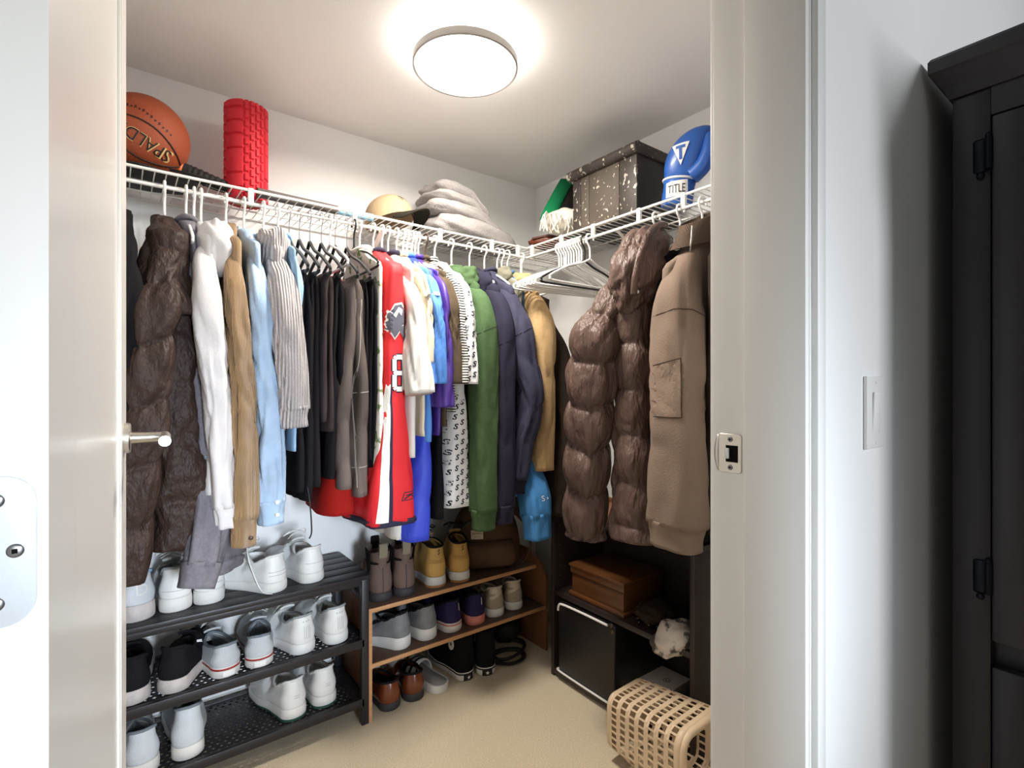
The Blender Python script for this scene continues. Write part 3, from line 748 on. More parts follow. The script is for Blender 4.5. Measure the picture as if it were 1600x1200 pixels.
garment('t_shirt', 'purple satin shirt with short sleeves between blue and olive shirts', 'shirt', LX(0.888), F_purple, 1.02, 1.12, th=0.012, sl_r=(0.055, 0.06), sl_ry=(0.018, 0.034), short=True, collar='crew')
garment('t_shirt', 'dark olive brown T-shirt beside the purple shirt', 'shirt', LX(0.915), F_olive, 1.05, 1.20, th=0.016, sl_r=(0.055, 0.06), sl_ry=(0.024, 0.032), short=True, collar='crew')
garment('t_shirt', 'black and white striped short-sleeved shirt beside the letter print shirt', 'shirt', LX(0.948), F_stripe, 1.10, 1.20, th=0.014, sl_r=(0.055, 0.06), sl_ry=(0.020, 0.026), short=True, hang='brown', collar='crew')
ss = garment('print_shirt', 'long white shirt printed all over with small dark letters', 'shirt', LX(0.986), F_sprint, 0.755, 1.20, hw=0.20, hemw=0.205, th=0.026, hem_th=0.058, p=5, sl_r=(0.055, 0.06), sl_ry=(0.030, 0.040), short=True, collar='shirt', sl_out=0.03, fold=0.15, wr=0.08, yo=0.005)
gh = garment('hoodie', 'forest green hooded sweatshirt beside the letter print shirt', 'hoodie', LX(1.062), F_green, 0.80, 0.735, th=0.036, hem_th=0.045, sl_r=(0.060, 0.050), sl_ry=(0.052, 0.048), cuff=0.065, hemband=0.055, hood=(-0.085, 0.005, 1.600, 0.095, 0.055, 0.062), wr=0.05, shoulder=1.565)
n1 = garment('hoodie', 'navy hooded sweatshirt beside the forest green hoodie', 'hoodie', LX(1.148), F_navy, 0.80, 0.74, th=0.034, sl_r=(0.058, 0.048), sl_ry=(0.048, 0.044), cuff=0.06, hemband=0.05, hood=(-0.075, 0.0, 1.585, 0.095, 0.045, 0.075), wr=0.06, shoulder=1.565)
n2 = garment('sweatshirt', 'slate navy sweatshirt with a bent sleeve next to the camel sweater', 'sweatshirt', LX(1.222), F_navy2, 0.83, 0.82, th=0.036, sl_r=(0.064, 0.050), sl_ry=(0.056, 0.046), cuff=0.055, cuff_mat=F_navy, hemband=0.05, collar='crew', wr=0.12, shoulder=1.575,
        sl_path=[(-0.10, 0, -0.19), (-0.16, 0, -0.235), (-0.213, 0, -0.35), (-0.228, -0.018, -0.48), (-0.245, -0.040, -0.59), (-0.240, -0.042, -0.68), (-0.215, -0.02, -0.80), (-0.205, -0.005, -0.93)])
sg_ = garment('sweatshirt', 'sage grey high-necked sweatshirt behind the slate navy one', 'sweatshirt', LX(1.288), F_sage, 0.90, 0.95, th=0.020, hw=0.17, near_sleeve=False, sl_r=(0.045, 0.04), hood=(-0.045, 0.01, 1.655, 0.062, 0.036, 0.045), shoulder=1.60)
bs = garment('sweatshirt', 'bright blue sweatshirt whose cuff hangs below the camel sweater', 'sweatshirt', LX(1.312), F_sky, 0.78, 0.70, th=0.018, hw=0.15, sl_r=(0.045, 0.060), sl_ry=(0.022, 0.058), cuff=0.09, hemband=0.04, collar='crew',
        sl_path=[(-0.08, 0, -0.20), (-0.12, 0, -0.26), (-0.14, 0, -0.55), (-0.17, 0.0, -0.85), (-0.215, 0.0, -1.0), (-0.222, -0.005, -1.085)])
decal('sleeve_logo', text_geo('S', 0.030), (-0.25, 0.012, -1.01), (0.3, -0.95, 0), (0, 0, 1), bs['sleeve'], F_printw, bs['root'], off=0.002)
decal('sleeve_logo', poly2(*[(0.020 + (0.006 if k % 2 == 0 else 0.0024) * math.sin(k * PI / 5), (0.006 if k % 2 == 0 else 0.0024) * math.cos(k * PI / 5)) for k in range(10)]), (-0.25, 0.012, -1.01), (0.3, -0.95, 0), (0, 0, 1), bs['sleeve'], F_printw, bs['root'], off=0.002)
garment('sweater', 'camel coloured knit sweater near the corner of the long rail', 'sweater', LX(1.342), F_tan2, 0.92, 0.86, th=0.030, sl_r=(0.058, 0.048), sl_ry=(0.050, 0.048), hood=(-0.075, 0.0, 1.635, 0.080, 0.040, 0.042), wr=0.06, shoulder=1.575)
dc = garment('coat', 'dark brown wool coat hanging last in the corner of the long rail', 'coat', LX(1.420), F_dbrown, 0.64, 0.68, hw=0.185, th=0.034, hem_th=0.055, sl_r=(0.060, 0.056), sl_ry=(0.052, 0.062), collar='shirt', shoulder=1.55, neck=1.62, wr=0.08,
        sl_path=[(-0.08, 0, -0.24), (-0.14, -0.004, -0.30), (-0.195, -0.022, -0.45), (-0.215, -0.055, -0.66), (-0.21, -0.045, -0.90), (-0.20, -0.03, -1.10)])

# ---- prints on the garments (the side turned to the room is local -x; its right hand is local -y)
RT, UPV = (0, -1, 0), (0, 0, 1)
def front(nm, geo2, g, part, x, z, m, parent=None, off=0.0018, maxe=0.014, **kw):
    return decal(nm, geo2, (-0.3, -x, z - RZ), RT, UPV, g[part], m, parent or g['root'], off=off, maxe=maxe, **kw)
X0 = 0.735
st = front('side_stripe', poly2((-0.076, -0.50), (-0.036, -0.50), (-0.032, -0.30), (-0.026, -0.05), (-0.036, -0.05), (-0.056, -0.30)), rj, 'body', 0, 1.247, F_printw, maxe=0.010, off=0.003)
front('navy_line', poly2((-0.036, -0.50), (-0.022, -0.50), (-0.022, -0.30), (-0.021, -0.05), (-0.026, -0.05), (-0.032, -0.30)), rj, 'body', 0, 1.247, F_navytrim, off=0.0036, maxe=0.010)
V, F = body_geo(0.750 - RZ, 0.730 - RZ, [(0, 0.2165), (1, 0.2165)], [(0, 0.0895), (1, 0.0895)], cy=[(0, 0.008), (1, 0.008)], fold=0.10, seed=(sum(ord(c) for c in rj['root']['label']) % 97) * 0.37, n=3, p=6)
mesh_obj('hem_trim', V, F, F_navytrim, rj['root'])
def eight(w): return line2([(-0.017, -0.046), (-0.010, -0.053), (0.010, -0.053), (0.017, -0.046), (0.017, -0.006), (0.011, 0.0), (0.017, 0.006), (0.017, 0.046), (0.010, 0.053), (-0.010, 0.053), (-0.017, 0.046), (-0.017, 0.006), (-0.011, 0.0), (-0.017, -0.006), (-0.017, -0.046)], w)
for w_, m_, o_ in ((0.024, F_navytrim, 0.0018), (0.016, F_printw, 0.0030)):
    n8 = front('sleeve_number', eight(w_), rj, 'body', 0.004, 1.235, m_, off=o_)
    front('sleeve_number', line2([(-0.017, 0), (0.017, 0)], w_ * 0.9), rj, 'body', 0.004, 1.235, m_, off=o_)
em = [(-0.034, 0.045), (-0.012, 0.030), (0.0, 0.052), (0.022, 0.058), (0.034, 0.040), (0.034, -0.06), (0.016, -0.030), (0.0, -0.055), (-0.016, -0.030), (-0.038, -0.045)]
e0 = front('shoulder_emblem', poly2(*[(p[0] * 1.12, p[1] * 1.12) for p in em]), rj, 'body', -0.012, 1.405, F_printw, off=0.0020)
front('shoulder_emblem', poly2(*em), rj, 'body', -0.012, 1.405, F_printg, e0, off=0.0034)
front('shoulder_emblem', poly2((-0.006, 0.020), (0.012, 0.048), (0.026, 0.040), (0.022, 0.020), (0.012, 0.032), (0.002, 0.012)), rj, 'body', -0.012, 1.405, F_printw, e0, off=0.0046)
lg = [(-0.036, -0.014), (-0.026, 0.012), (0.040, 0.014), (0.034, -0.012), (-0.036, -0.014)]
front('maker_logo', line2(lg, 0.0028), rj, 'body', 0.046, 0.826, F_navytrim, off=0.0020)
front('maker_logo', line2([(-0.028, -0.010), (0.002, 0.004), (0.034, 0.010)], 0.0040), rj, 'body', 0.046, 0.826, F_navytrim, off=0.0020)
front('maker_logo', line2([(-0.020, 0.002), (-0.002, 0.004), (0.012, -0.008), (0.028, -0.008)], 0.0035), rj, 'body', 0.046, 0.826, F_navytrim, off=0.0020)
gS = text_geo('S', 0.027, 0.25, 0.035)
for part, zr, xs in (('body', (0.775, 1.16), (-0.048, -0.024, 0.0, 0.024, 0.046)), ('sleeve', (1.215, 1.52), (-0.026, -0.004, 0.020))):
    z = zr[0]; row = 0
    while z < zr[1]:
        for j, x in enumerate(xs):
            front('printed_letter', gS, ss, part, x + random.uniform(-.003, .003), z + (0.016 if j % 2 else 0.0) + random.uniform(-.003, .003), F_print, off=0.0014, maxe=0.05)
        z += 0.036; row += 1
def seam_line(g, part, pts, z, m=F_stitch, w=0.0024, x=0.0): front('seam', line2(pts, w), g, part, x, z, m, off=0.0010)
seam_line(gh, 'sleeve', [(-0.06, -0.03), (-0.02, -0.008), (0.02, 0.006), (0.06, 0.012)], 1.40, mat('green_seam', rgb(44, 60, 40), 0.9))
seam_line(n1, 'sleeve', [(-0.06, -0.03), (-0.02, -0.008), (0.02, 0.006), (0.06, 0.012)], 1.36, F_black)
seam_line(n2, 'sleeve', [(-0.06, -0.035), (-0.02, -0.010), (0.02, 0.010), (0.06, 0.020)], 1.40, F_black)
seam_line(dc, 'sleeve', [(-0.06, 0.0), (0.06, 0.004)], 1.36, F_black)


# ------------------------------------------------------------------ back rail: coats and empty hangers
RB = on_back
for k in range(10):
    y = 1.585 - 0.0145 * k
    loc, rz = RB(y)
    hanger('white', loc, rz + random.uniform(-0.10, 0.10) - 0.10, 'empty white plastic hanger, %s from the corner in the bunch on the back rail' % ('first', 'second', 'third', 'fourth', 'fifth', 'sixth', 'seventh', 'eighth', 'ninth', 'tenth')[k], 'empty hangers bunched on the back rail', random.uniform(-0.03, 0.03))
loc, rz = RB(1.437); hanger('black', loc, rz - 0.05, 'empty black plastic hanger among the bunched white hangers', None, 0.02)
loc, rz = RB(1.412); hanger('white', loc, rz + 0.02, 'empty white hanger nearest the taupe puffer jacket, apart from its bunch', None, -0.03)

# taupe puffer jacket with a big hood
pr = garment('puffer_jacket', 'taupe brown quilted puffer jacket with a large hood on the back rail', 'jacket', RB(1.100), F_puff2, 0.705, 0.70, hw=0.19, th=0.070, hem_th=0.090, hemw=0.20, p=3.2, sl_r=(0.070, 0.060), sl_ry=(0.080, 0.070),
             quilt=0.145, qa=0.019, hsize='_s', fold=0.2, shoulder=1.54, neck=1.64, seed=5.2, far_sleeve=True, yo=-0.02,
             sl_path=[(-0.08, 0.02, -0.24), (-0.15, 0.045, -0.29), (-0.205, 0.080, -0.42), (-0.215, 0.105, -0.70), (-0.21, 0.122, -0.90), (-0.20, 0.135, -1.08)])
pt = pr['root']
def hoodfn(d):
    ph = d.x * 1.35 + 0.25 * d.z + 0.15
    m = abs(math.sin(PI * ph)); q = m ** 0.42
    return (0.88 + 0.13 * m ** 0.5) * (1 + 0.10 * nz((d.x * 2, d.y * 2, d.z * 2), 1.3, 4)) + (1 - m) ** 1.5 * 0.09 * nz((d.x * 3, d.y * 9, d.z * 9), 1.0, 2) + 0.05 * nz((d.x * 5, d.y * 5, d.z * 5), 1.0, 7)
V, F = ellip_geo((0, 0, 0), 0.195, 0.090, 0.112, 96, 64, hoodfn)
Mh = Matrix.Translation((-0.085, -0.015, -0.175)) @ Matrix.Rotation(0.30, 4, 'Z') @ Matrix.Rotation(-0.62, 4, 'Y')
# the hood bends round the collar: its rim drops towards the sleeve
def bend(v):
    t = max(0.0, -v.x / 0.19); return Vector((v.x, v.y + 0.02 * t * t, v.z - 0.045 * t * t))
V = [Mh @ bend(v) for v in V]; hp = mesh_obj('hood', V, F, F_puff2, pt)
rim = [Mh @ bend(Vector((0.196 * c, -0.045, 0.110 * math.sqrt(max(0, 1 - c * c)) * 0.93))) for c in (-0.96, -0.85, -0.65, -0.4, -0.1, 0.2, 0.5, 0.75)]
tube('hood_rim', rim, 0.011, F_puff2, hp, 10, sm=5, flat=0.8)
bow = []
for k in range(40):
    a = 2 * PI * k / 40; r = 0.020 * (0.35 + 0.65 * abs(math.cos(1.5 * a)))
    bow.append((r * math.cos(a), r * math.sin(a)))
decal('drawcord_bow', line2(bow + bow[:1], 0.0032), (0.045, -0.1, -0.110), (0.85, -0.5, 0), (0, 0, 1), hp, mat('tan_cord', rgb(170, 148, 118), 0.8), pt, off=0.002)
decal('snap_stud', poly2(*[(0.006 * math.cos(k * .5236), 0.006 * math.sin(k * .5236)) for k in range(12)]), (-0.225, -0.1, -0.285), (0.6, -0.8, 0), (0, 0, 1), hp, M_steel, pt, off=0.003)

# taupe canvas work jacket
wk = garment('work_jacket', 'grey-brown canvas work jacket with a patch pocket on its sleeve', 'jacket', RB(0.925), F_canvas, 0.76, 0.80, hw=0.185, th=0.036, hem_th=0.05, sl_r=(0.070, 0.062), sl_ry=(0.070, 0.088), cuff=0.065, hsize='_s', fold=0.25, shoulder=1.53, neck=1.655, seed=8.3, wr=0.07,
             sl_path=[(-0.05, 0.0, -0.17), (-0.105, -0.012, -0.225), (-0.165, -0.028, -0.34), (-0.195, -0.045, -0.58), (-0.20, -0.048, -0.80), (-0.198, -0.045, -0.965)])
wt = wk['root']
DR = Vector((0.66, -0.75, 0)); 
pk = decal('sleeve_pocket', poly2((-0.040, -0.085), (0.040, -0.085), (0.040, 0.075), (-0.040, 0.055)), (-0.225, -0.02, -0.575), DR, (0, 0, 1), wk['sleeve'], F_canvas, wt, off=0.004, maxe=0.02)
decal('pocket_stitch', line2([(-0.040, 0.055), (-0.040, -0.085), (0.040, -0.085), (0.040, 0.075), (-0.040, 0.055)], 0.0025), (-0.225, -0.02, -0.575), DR, (0, 0, 1), wk['sleeve'], F_stitch, pk, off=0.0052)
decal('sleeve_seam', line2([(-0.10, -0.02), (-0.05, 0.0), (0.0, 0.012), (0.05, 0.010), (0.1, -0.005)], 0.0028), (-0.2, -0.03, -0.375), DR, (0, 0, 1), wk['sleeve'], F_stitch, wt, off=0.0012)
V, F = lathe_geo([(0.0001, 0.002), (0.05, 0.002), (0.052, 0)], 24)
co = mesh_obj('cuff_shade_disc', V, F, M_holeshade, wt); co.location = (-0.197, -0.044, -1.0345); co.rotation_euler = (PI, 0, 0); co.scale = (0.92, 1.38, 1)  # added dark disc, paints the shaded inside of the open cuff
rings = []
for z, e in ((-0.135, 1.25), (-0.08, 1.12), (-0.055, 1.05), (-0.052, 0.98), (-0.09, 0.95)):
    rings.append([Vector((-0.02 + 0.075 * e * math.cos(a) - 0.03 * (1 if z < -0.1 else 0) * max(0, -math.cos(a)), 0.045 * e * math.sin(a), z + 0.035 * math.cos(a))) for a in [2 * PI * k / 32 for k in range(32)]])
V, F = loft(rings, False, False); mesh_obj('stand_collar', V, F, mat('collar_brown_cord', rgb(92, 78, 68), 0.9, bump=('wave_x', 120, 0.6)), wt)
tube('front_zip', [(-0.10, -0.03, -0.10), (-0.115, -0.035, -0.16), (-0.11, -0.02, -0.20), (-0.14, 0.015, -0.24), (-0.165, 0.03, -0.36), (-0.18, 0.035, -0.6), (-0.185, 0.035, -0.9)], 0.003, mat('zip_tape', rgb(150, 146, 140), 0.4, 0.5), wt, 6, sm=4)
garment('jacket', 'dark brown jacket behind the canvas work jacket at the door jamb', 'jacket', RB(0.800), F_dbrown, 0.78, 0.86, hw=0.15, near_sleeve=False, th=0.034, sl_r=(0.06, 0.05), collar='shirt', shoulder=1.55, neck=1.65, hsize='_s')
garment('long_coat', 'long black coat hanging low behind the brown jackets', 'coat', RB(1.005), F_black, 0.70, 0.74, hw=0.13, th=0.024, hem_th=0.06, near_sleeve=False, sl_r=(0.045, 0.045), collar='shirt', shoulder=1.53, neck=1.62, hemw=0.15, hsize='_s')

# ------------------------------------------------------------------ things on the wire shelves
ZS = SZ + 0.002
# basketball
M_ball = mat('basketball_leather', rgb(168, 78, 42), 0.55, bump=('voronoi', 420, 0.35), var=0.15, vscale=10)
M_seam = mat('ball_seam_black', rgb(34, 22, 18), 0.6)
M_gold = mat('ball_gold_ink', rgb(214, 180, 120), 0.5)
R_ = 0.121
bl = thing('basketball', 'brown leather basketball with gold and black lettering', 'basketball', (0.062, 1.945, ZS + 0.022 + R_))
V, F = ellip_geo((0, 0, 0), R_, R_, R_, 56, 40); bo = mesh_obj('shell', V, F, M_ball, bl)
bd = Vector((-0.07, -1.945, -0.79)).normalized()             # side of the ball that carries the name
bu = Vector((0, 0, 1)); bu = (bu - bd * bu.dot(bd)).normalized(); br_ = bu.cross(bd).normalized()
def on_ball(u, v, r=R_ + 0.0006):
    q = math.sqrt(max(0.0, R_ * R_ - u * u - v * v)); return (br_ * u + bu * v + bd * q).normalized() * r
def seam(fn, n=48, closed=False): tube('seam', [fn(i / n) for i in range(n if closed else n + 1)], 0.0022, M_seam, bl, 6, closed=closed)
ang = math.radians(-27)
def rot2(u, v): return u * math.cos(ang) - v * math.sin(ang), u * math.sin(ang) + v * math.cos(ang)
def sm_curve(side):
    def f(t):
        u = lerp(-0.112, 0.108, t); v = side * 0.046 * math.cos((u + 0.002) / 0.112 * PI / 2) ** 0.8 if abs(u + 0.002) < 0.112 else 0.0
        if side > 0: v *= 1.15
        uu, v2 = rot2(u, v - 0.012); return on_ball(uu, v2)
    return f
seam(sm_curve(1)); seam(sm_curve(-1))
nrm2 = (bu * 0.2 - br_ * 0.2 - bd).normalized(); e1 = nrm2.orthogonal().normalized(); e2 = nrm2.cross(e1)
seam(lambda t: (e1 * math.cos(2 * PI * t) + e2 * math.sin(2 * PI * t)) * (R_ + 0.0006) * 0.9 + nrm2 * (R_ * 0.44), 64, True)
def ball_text(s, size, u, v, a, m, off, stretch=1.0):
    g = text_geo(s, size); ca, sa = math.cos(a), math.sin(a)
    g = ([((p[0] * ca - p[1] * stretch * sa), (p[0] * sa + p[1] * stretch * ca)) for p in g[0]], g[1])
    return decal('lettering', g, Vector((0, 0, 0)) + br_ * u + bu * v, br_, bu, bo, m, bl, off=off, maxe=0.008)
ball_text('SPALDING', 0.044, -0.022, 0.004, math.radians(180 - 27), M_gold, 0.0008, 1.25)
ball_text('SPALDING', 0.0415, -0.022, 0.004, math.radians(180 - 27), M_seam, 0.0014, 1.2)
for k in range(15):
    u = -0.075 + 0.0105 * k; v_ = 0.112 - 0.034 * math.exp(0.022 * k) + 0.006 * math.sin(k * 2.3) * 0.2
    decal('small_print', line2([(-0.0035, -0.003), (0.003, -0.001), (-0.002, 0.002), (0.0035, 0.0035)][: 3 + k % 2], 0.0022), br_ * (u * 0.9) + bu * (0.078 - 0.30 * max(0, u + 0.02) - 0.6 * max(0, u) ** 1.2), br_, bu, bo, M_seam, bl, off=0.0009)
ell = [(-0.058 + 0.0125 * math.cos(a) * k_, -0.010 + 0.0075 * math.sin(a) * k_) for k_ in (1.0, 0.7) for a in [2 * PI * i / 24 for i in range(24)]]
decal('emblem', (ell, [[i, (i + 1) % 24, 24 + (i + 1) % 24, 24 + i] for i in range(24)]), (0, 0, 0), br_, bu, bo, M_gold, bl, off=0.0009)
# black gear under the ball
gb = thing('gym_bag', 'flat black nylon gym bag lying under the basketball', 'bag', (0.060, 1.94, ZS))
M_nyl = mat('black_nylon', rgb(26, 25, 26), 0.6, bump=('noise', 60, 0.4))
V, F = ellip_geo((0, 0, 0.016), 0.145, 0.115, 0.015, 36, 18, lambda d: 1 + 0.12 * nz(d, 2.2, 3)); mesh_obj('body', V, F, M_nyl, gb)
tube('strap', [(0.06, -0.11, 0.02), (0.10, -0.13, 0.012), (0.15, -0.10, 0.02), (0.14, -0.02, 0.045)], 0.007, M_nyl, gb, 8, sm=5, flat=0.4)
eg = thing('exercise_grip', 'black ribbed exercise grip with an orange collar beside the basketball', 'grip', (0.215, 1.925, ZS + 0.020))
prof = []
for k in range(41):
    t = k / 40; prof.append((Vector((-0.055 + 0.155 * t, 0.02 - 0.02 * t, 0.048 - 0.040 * t)), 0.024 - 0.007 * t + (0.0022 if 4 < k < 34 and k % 4 < 2 else 0)))
V, F = tube_geo([p for p, r in prof], [r for p, r in prof], 20); mesh_obj('ribbed_handle', V, F, M_blk, eg)
V, F = tube_geo([Vector((-0.064, 0.021, 0.050)), Vector((-0.053, 0.0195, 0.047))], 0.027, 20); mesh_obj('collar', V, F, mat('orange_rubber', rgb(226, 122, 60), 0.5), eg)
tube('peg', [(-0.095, 0.024, 0.055), (-0.06, 0.02, 0.049)], 0.006, M_blk, eg, 10)
tube('cord_loop', [(0.10, 0, 0.005), (0.12, -0.05, 0.0), (0.09, -0.09, -0.012), (0.02, -0.095, -0.012), (0.0, -0.06, -0.012), (0.05, -0.03, -0.012), (0.12, -0.02, -0.010), (0.17, -0.06, -0.012), (0.16, -0.10, -0.012), (0.09, -0.085, -0.008)], 0.0036, M_blk, eg, 8, sm=6)
# red foam roller
fr = thing('foam_roller', 'red grid-pattern foam roller standing upright on the wire shelf', 'foam roller', (0.345, 1.945, ZS + 0.001))
M_foam = mat('red_foam', rgb(214, 40, 56), 0.65, bump=('noise', 120, 0.1))
FH, FR = 0.322, 0.068
V, F = [], []
segs, rows = 72, 48
def froller(a, z):
    sec = (a / (2 * PI) * 3) % 1.0
    d = 0.0; zz = z / FH
    if sec < 0.42:
        for g in (0.10, 0.24, 0.50, 0.64, 0.78, 0.92):
            if abs(zz - g) < 0.011: d = 0.006
    elif sec < 0.46 or sec > 0.96: d = 0.006
    else:
        c = int((sec - 0.46) / 0.125); q = ((zz * 11 + (c % 2) * 0.5) % 1.0)
        u = ((sec - 0.46) / 0.125) % 1.0
        if q > 0.70: d = 0.006
        if u > 0.80: d = 0.006
    return FR - d
segs, rows = 144, 88
rings = []
for i in range(rows + 1):
    z = FH * i / rows; e = 0.004 if i in (0, rows) else 0
    rings.append([Vector(((froller(2 * PI * k / segs, z) - e) * math.cos(2 * PI * k / segs), (froller(2 * PI * k / segs, z) - e) * math.sin(2 * PI * k / segs), z)) for k in range(segs)])
inner = [[Vector((0.046 * math.cos(2 * PI * k / segs), 0.046 * math.sin(2 * PI * k / segs), z)) for k in range(segs)] for z in (FH, 0.0)]
V, F = loft(rings + inner + [rings[0]], False, False)
fo = mesh_obj('foam_shell', V, F, M_foam, fr, autos=0.5); fo.rotation_euler = (0, 0, math.radians(200))
rings = [[Vector((r * math.cos(2 * PI * k / 48), r * math.sin(2 * PI * k / 48), z)) for k in range(48)] for r, z in ((0.0462, 0.002), (0.0462, FH - 0.002), (0.042, FH - 0.002), (0.042, 0.002), (0.0462, 0.002))]
V, F = loft(rings, False, False); mesh_obj('core_tube', V, F, mat('tan_core', rgb(206, 176, 130), 0.6), fr)
# grey tube with a blue end
gt = thing('poster_tube', 'thin dark grey tube with a light blue end lying along the shelf', 'tube', (0.36, 1.852, ZS + 0.014))
tube('grey_tube', [(0, 0, 0), (0.265, 0.01, 0)], 0.016, mat('grey_tube', rgb(92, 86, 84), 0.6), gt, 18)
tube('blue_end', [(0.255, 0.0095, 0), (0.40, 0.015, 0)], 0.0142, mat('light_blue_sleeve', rgb(142, 184, 212), 0.5), gt, 18)
# baseball cap
cp = thing('baseball_cap', 'beige baseball cap with a dark curved brim on the wire shelf', 'cap', (0.862, 1.935, ZS + 0.028), math.radians(40))
cp.rotation_euler = (-0.22, 0, math.radians(40))
M_cap = mat('beige_twill', rgb(176, 154, 124), 0.9, bump=('noise', 260, 0.3))
M_brim = mat('dark_green_brim', rgb(40, 38, 32), 0.85, bump=('noise', 200, 0.3))
rings = []
for i in range(15):
    th = PI / 2 * i / 14
    rings.append([Vector((0.088 * math.cos(th) * math.cos(a) * (1.0), 0.100 * math.cos(th) * math.sin(a), 0.112 * math.sin(th) ** 0.85 + (0.012 * max(0, -math.sin(a)) * (1 - i / 14)))) for a in [2 * PI * k / 40 for k in range(40)]])
V, F = loft(rings, False, True); cro = mesh_obj('crown', V, F, M_cap, cp)
rings = []
for j in range(2):
    pass
top = []; V = []; F = []
for i in range(9):
    v = i / 8
    for k in range(17):
        u = -1 + 2 * k / 16
        x = 0.088 * u * (1 - 0.06 * v); y = -0.030 - 0.062 * math.sqrt(max(0, 1 - u * u * 0.88)) - v * 0.078 * (1 - abs(u) ** 2.5 * 0.6)
        V.append(Vector((x, y, 0.020 - 0.034 * u * u - 0.010 * v)))
for i in range(8):
    for k in range(16): F.append([i * 17 + k, i * 17 + k + 1, (i + 1) * 17 + k + 1, (i + 1) * 17 + k])
bm_ = mesh_obj('brim', V, F, M_brim, cp); md = bm_.modifiers.new('s', 'SOLIDIFY'); md.thickness = 0.004
tube('button', [(0, 0, 0.110), (0, 0, 0.116)], 0.006, M_cap, cp, 12)
for k in range(3):
    decal('stitching', line2([(-0.035 + 0.004 * i, -0.008 * k + 0.004 * math.sin(i * 1.7 + k) - 0.0002 * (i - 9) ** 2) for i in range(18)], 0.0022), (0, 0, 0.072), (1, 0, 0), (0, 0.3, 1), cro, M_brim, cp, off=0.001)
# folded grey blanket
bk = thing('folded_blanket', 'light grey knitted blanket folded in a stack on the wire shelf', 'blanket', (1.215, 1.935, ZS), math.radians(6))
M_blan = mat('grey_blanket_knit', rgb(176, 171, 170), 0.95, bump=('noise', 240, 0.8), var=0.2, vscale=180)
for k, (z, h, wx, wy, ox) in enumerate(((0.050, 0.050, 0.225, 0.125, 0.03), (0.112, 0.034, 0.19, 0.12, -0.03), (0.152, 0.028, 0.17, 0.115, -0.045), (0.192, 0.030, 0.150, 0.11, -0.045))):
    def fl(d, k=k): return 1 + 0.10 * nz((d.x * 2, d.y * 2, d.z + k), 1.5, k) + 0.03 * nz((d.x * 6, d.y * 6, d.z * 3), 1.2, k + 3)
    rings = []
    for i in range(25):
        th = PI * (i + 0.02) / 24.04
        ring = []
        for j in range(44):
            ph = 2 * PI * j / 44; c, s_ = math.cos(ph), math.sin(ph)
            dx, dy = math.copysign(abs(c) ** 0.55, c), math.copysign(abs(s_) ** 0.55, s_)
            r = math.sin(th) ** 0.45; d = Vector((dx * r, dy * r, math.cos(th)))
            f = fl(d); slope = -0.10 * dx * r * (0.5 + 0.3 * k) * (1 if dx > 0 else 0.15)
            ring.append(Vector((ox + wx * d.x * f, wy * d.y * f, max(0.003, z + h * d.z * f + slope * 0.8))))
        rings.append(ring)
    V, F = loft(rings); mesh_obj('fold', V, F, M_blan, bk)
# brown leather pouch and scarf in the corner
lp = thing('leather_pouch', 'reddish brown leather pouch under the fringed scarf', 'pouch', (1.585, 1.755, ZS), math.radians(-35))
V, F = ellip_geo((0, 0, 0.034), 0.125, 0.070, 0.034, 40, 20, lambda d: 1 + 0.10 * nz(d, 2.4, 6) + 0.03 * nz(d, 6, 1)); mesh_obj('body', V, F, mat('red_brown_leather', rgb(122, 58, 34), 0.4, bump=('noise', 60, 0.4), var=0.3, vscale=14), lp)
tube('flap_edge', [(-0.11, -0.045, 0.040), (-0.05, -0.066, 0.046), (0.02, -0.070, 0.046), (0.09, -0.055, 0.042)], 0.005, mat('leather_edge', rgb(84, 38, 24), 0.5), lp, 8, sm=5)
sc_ = thing('scarf', 'green, black and white striped scarf with a white fringe beside the box', 'scarf', (1.565, 1.745, ZS + 0.095), math.radians(52.7))
sc_.scale = (1.28, 1.28, 1.28)
M_sg = mat('scarf_green', rgb(24, 120, 76), 0.95, bump=('noise', 260, 0.6)); M_sb = mat('scarf_black', rgb(30, 27, 26), 0.95, bump=('noise', 260, 0.6)); M_sw = mat('scarf_white', rgb(226, 220, 208), 0.95, bump=('noise', 260, 0.6))
M_sd = mat('scarf_dark_green', rgb(20, 72, 58), 0.95, bump=('noise', 260, 0.6))
def scarf_band(y0, y1, m, lift=0.0):
    rings = []
    for i in range(15):
        t = i / 14
        x = -0.095 + 0.13 * t; z = -0.02 + 0.185 * t ** 0.8 + lift; th = 0.022 + 0.006 * math.sin(3 * t)
        rings.append([Vector((x + th * math.cos(a) * 0.9, lerp(y0, y1, 0.5 + 0.5 * max(-1, min(1, 1.35 * math.sin(a)))), z - th * 0.6 * math.cos(a) + 0.004 * nz((t * 3, a, y0), 1.5))) for a in [2 * PI * k / 20 for k in range(20)]])
    V, F = loft(rings); Rm = Matrix.Translation((-0.09, -0.01, -0.02)) @ Matrix.Rotation(0.42, 4, 'X') @ Matrix.Translation((0.09, 0.01, 0.02))
    return mesh_obj('stripe', [Rm @ v for v in V], F, m, sc_)
scarf_band(0.010, 0.058, M_sg); scarf_band(-0.034, 0.012, M_sb); scarf_band(-0.066, -0.032, M_sw); scarf_band(-0.10, -0.064, M_sd, -0.015)
V, F = ellip_geo((-0.085, -0.035, -0.005), 0.060, 0.085, 0.042, 36, 22, lambda d: 1 + 0.14 * nz(d, 3, 2)); mesh_obj('folded_end', V, F, M_sw, sc_)
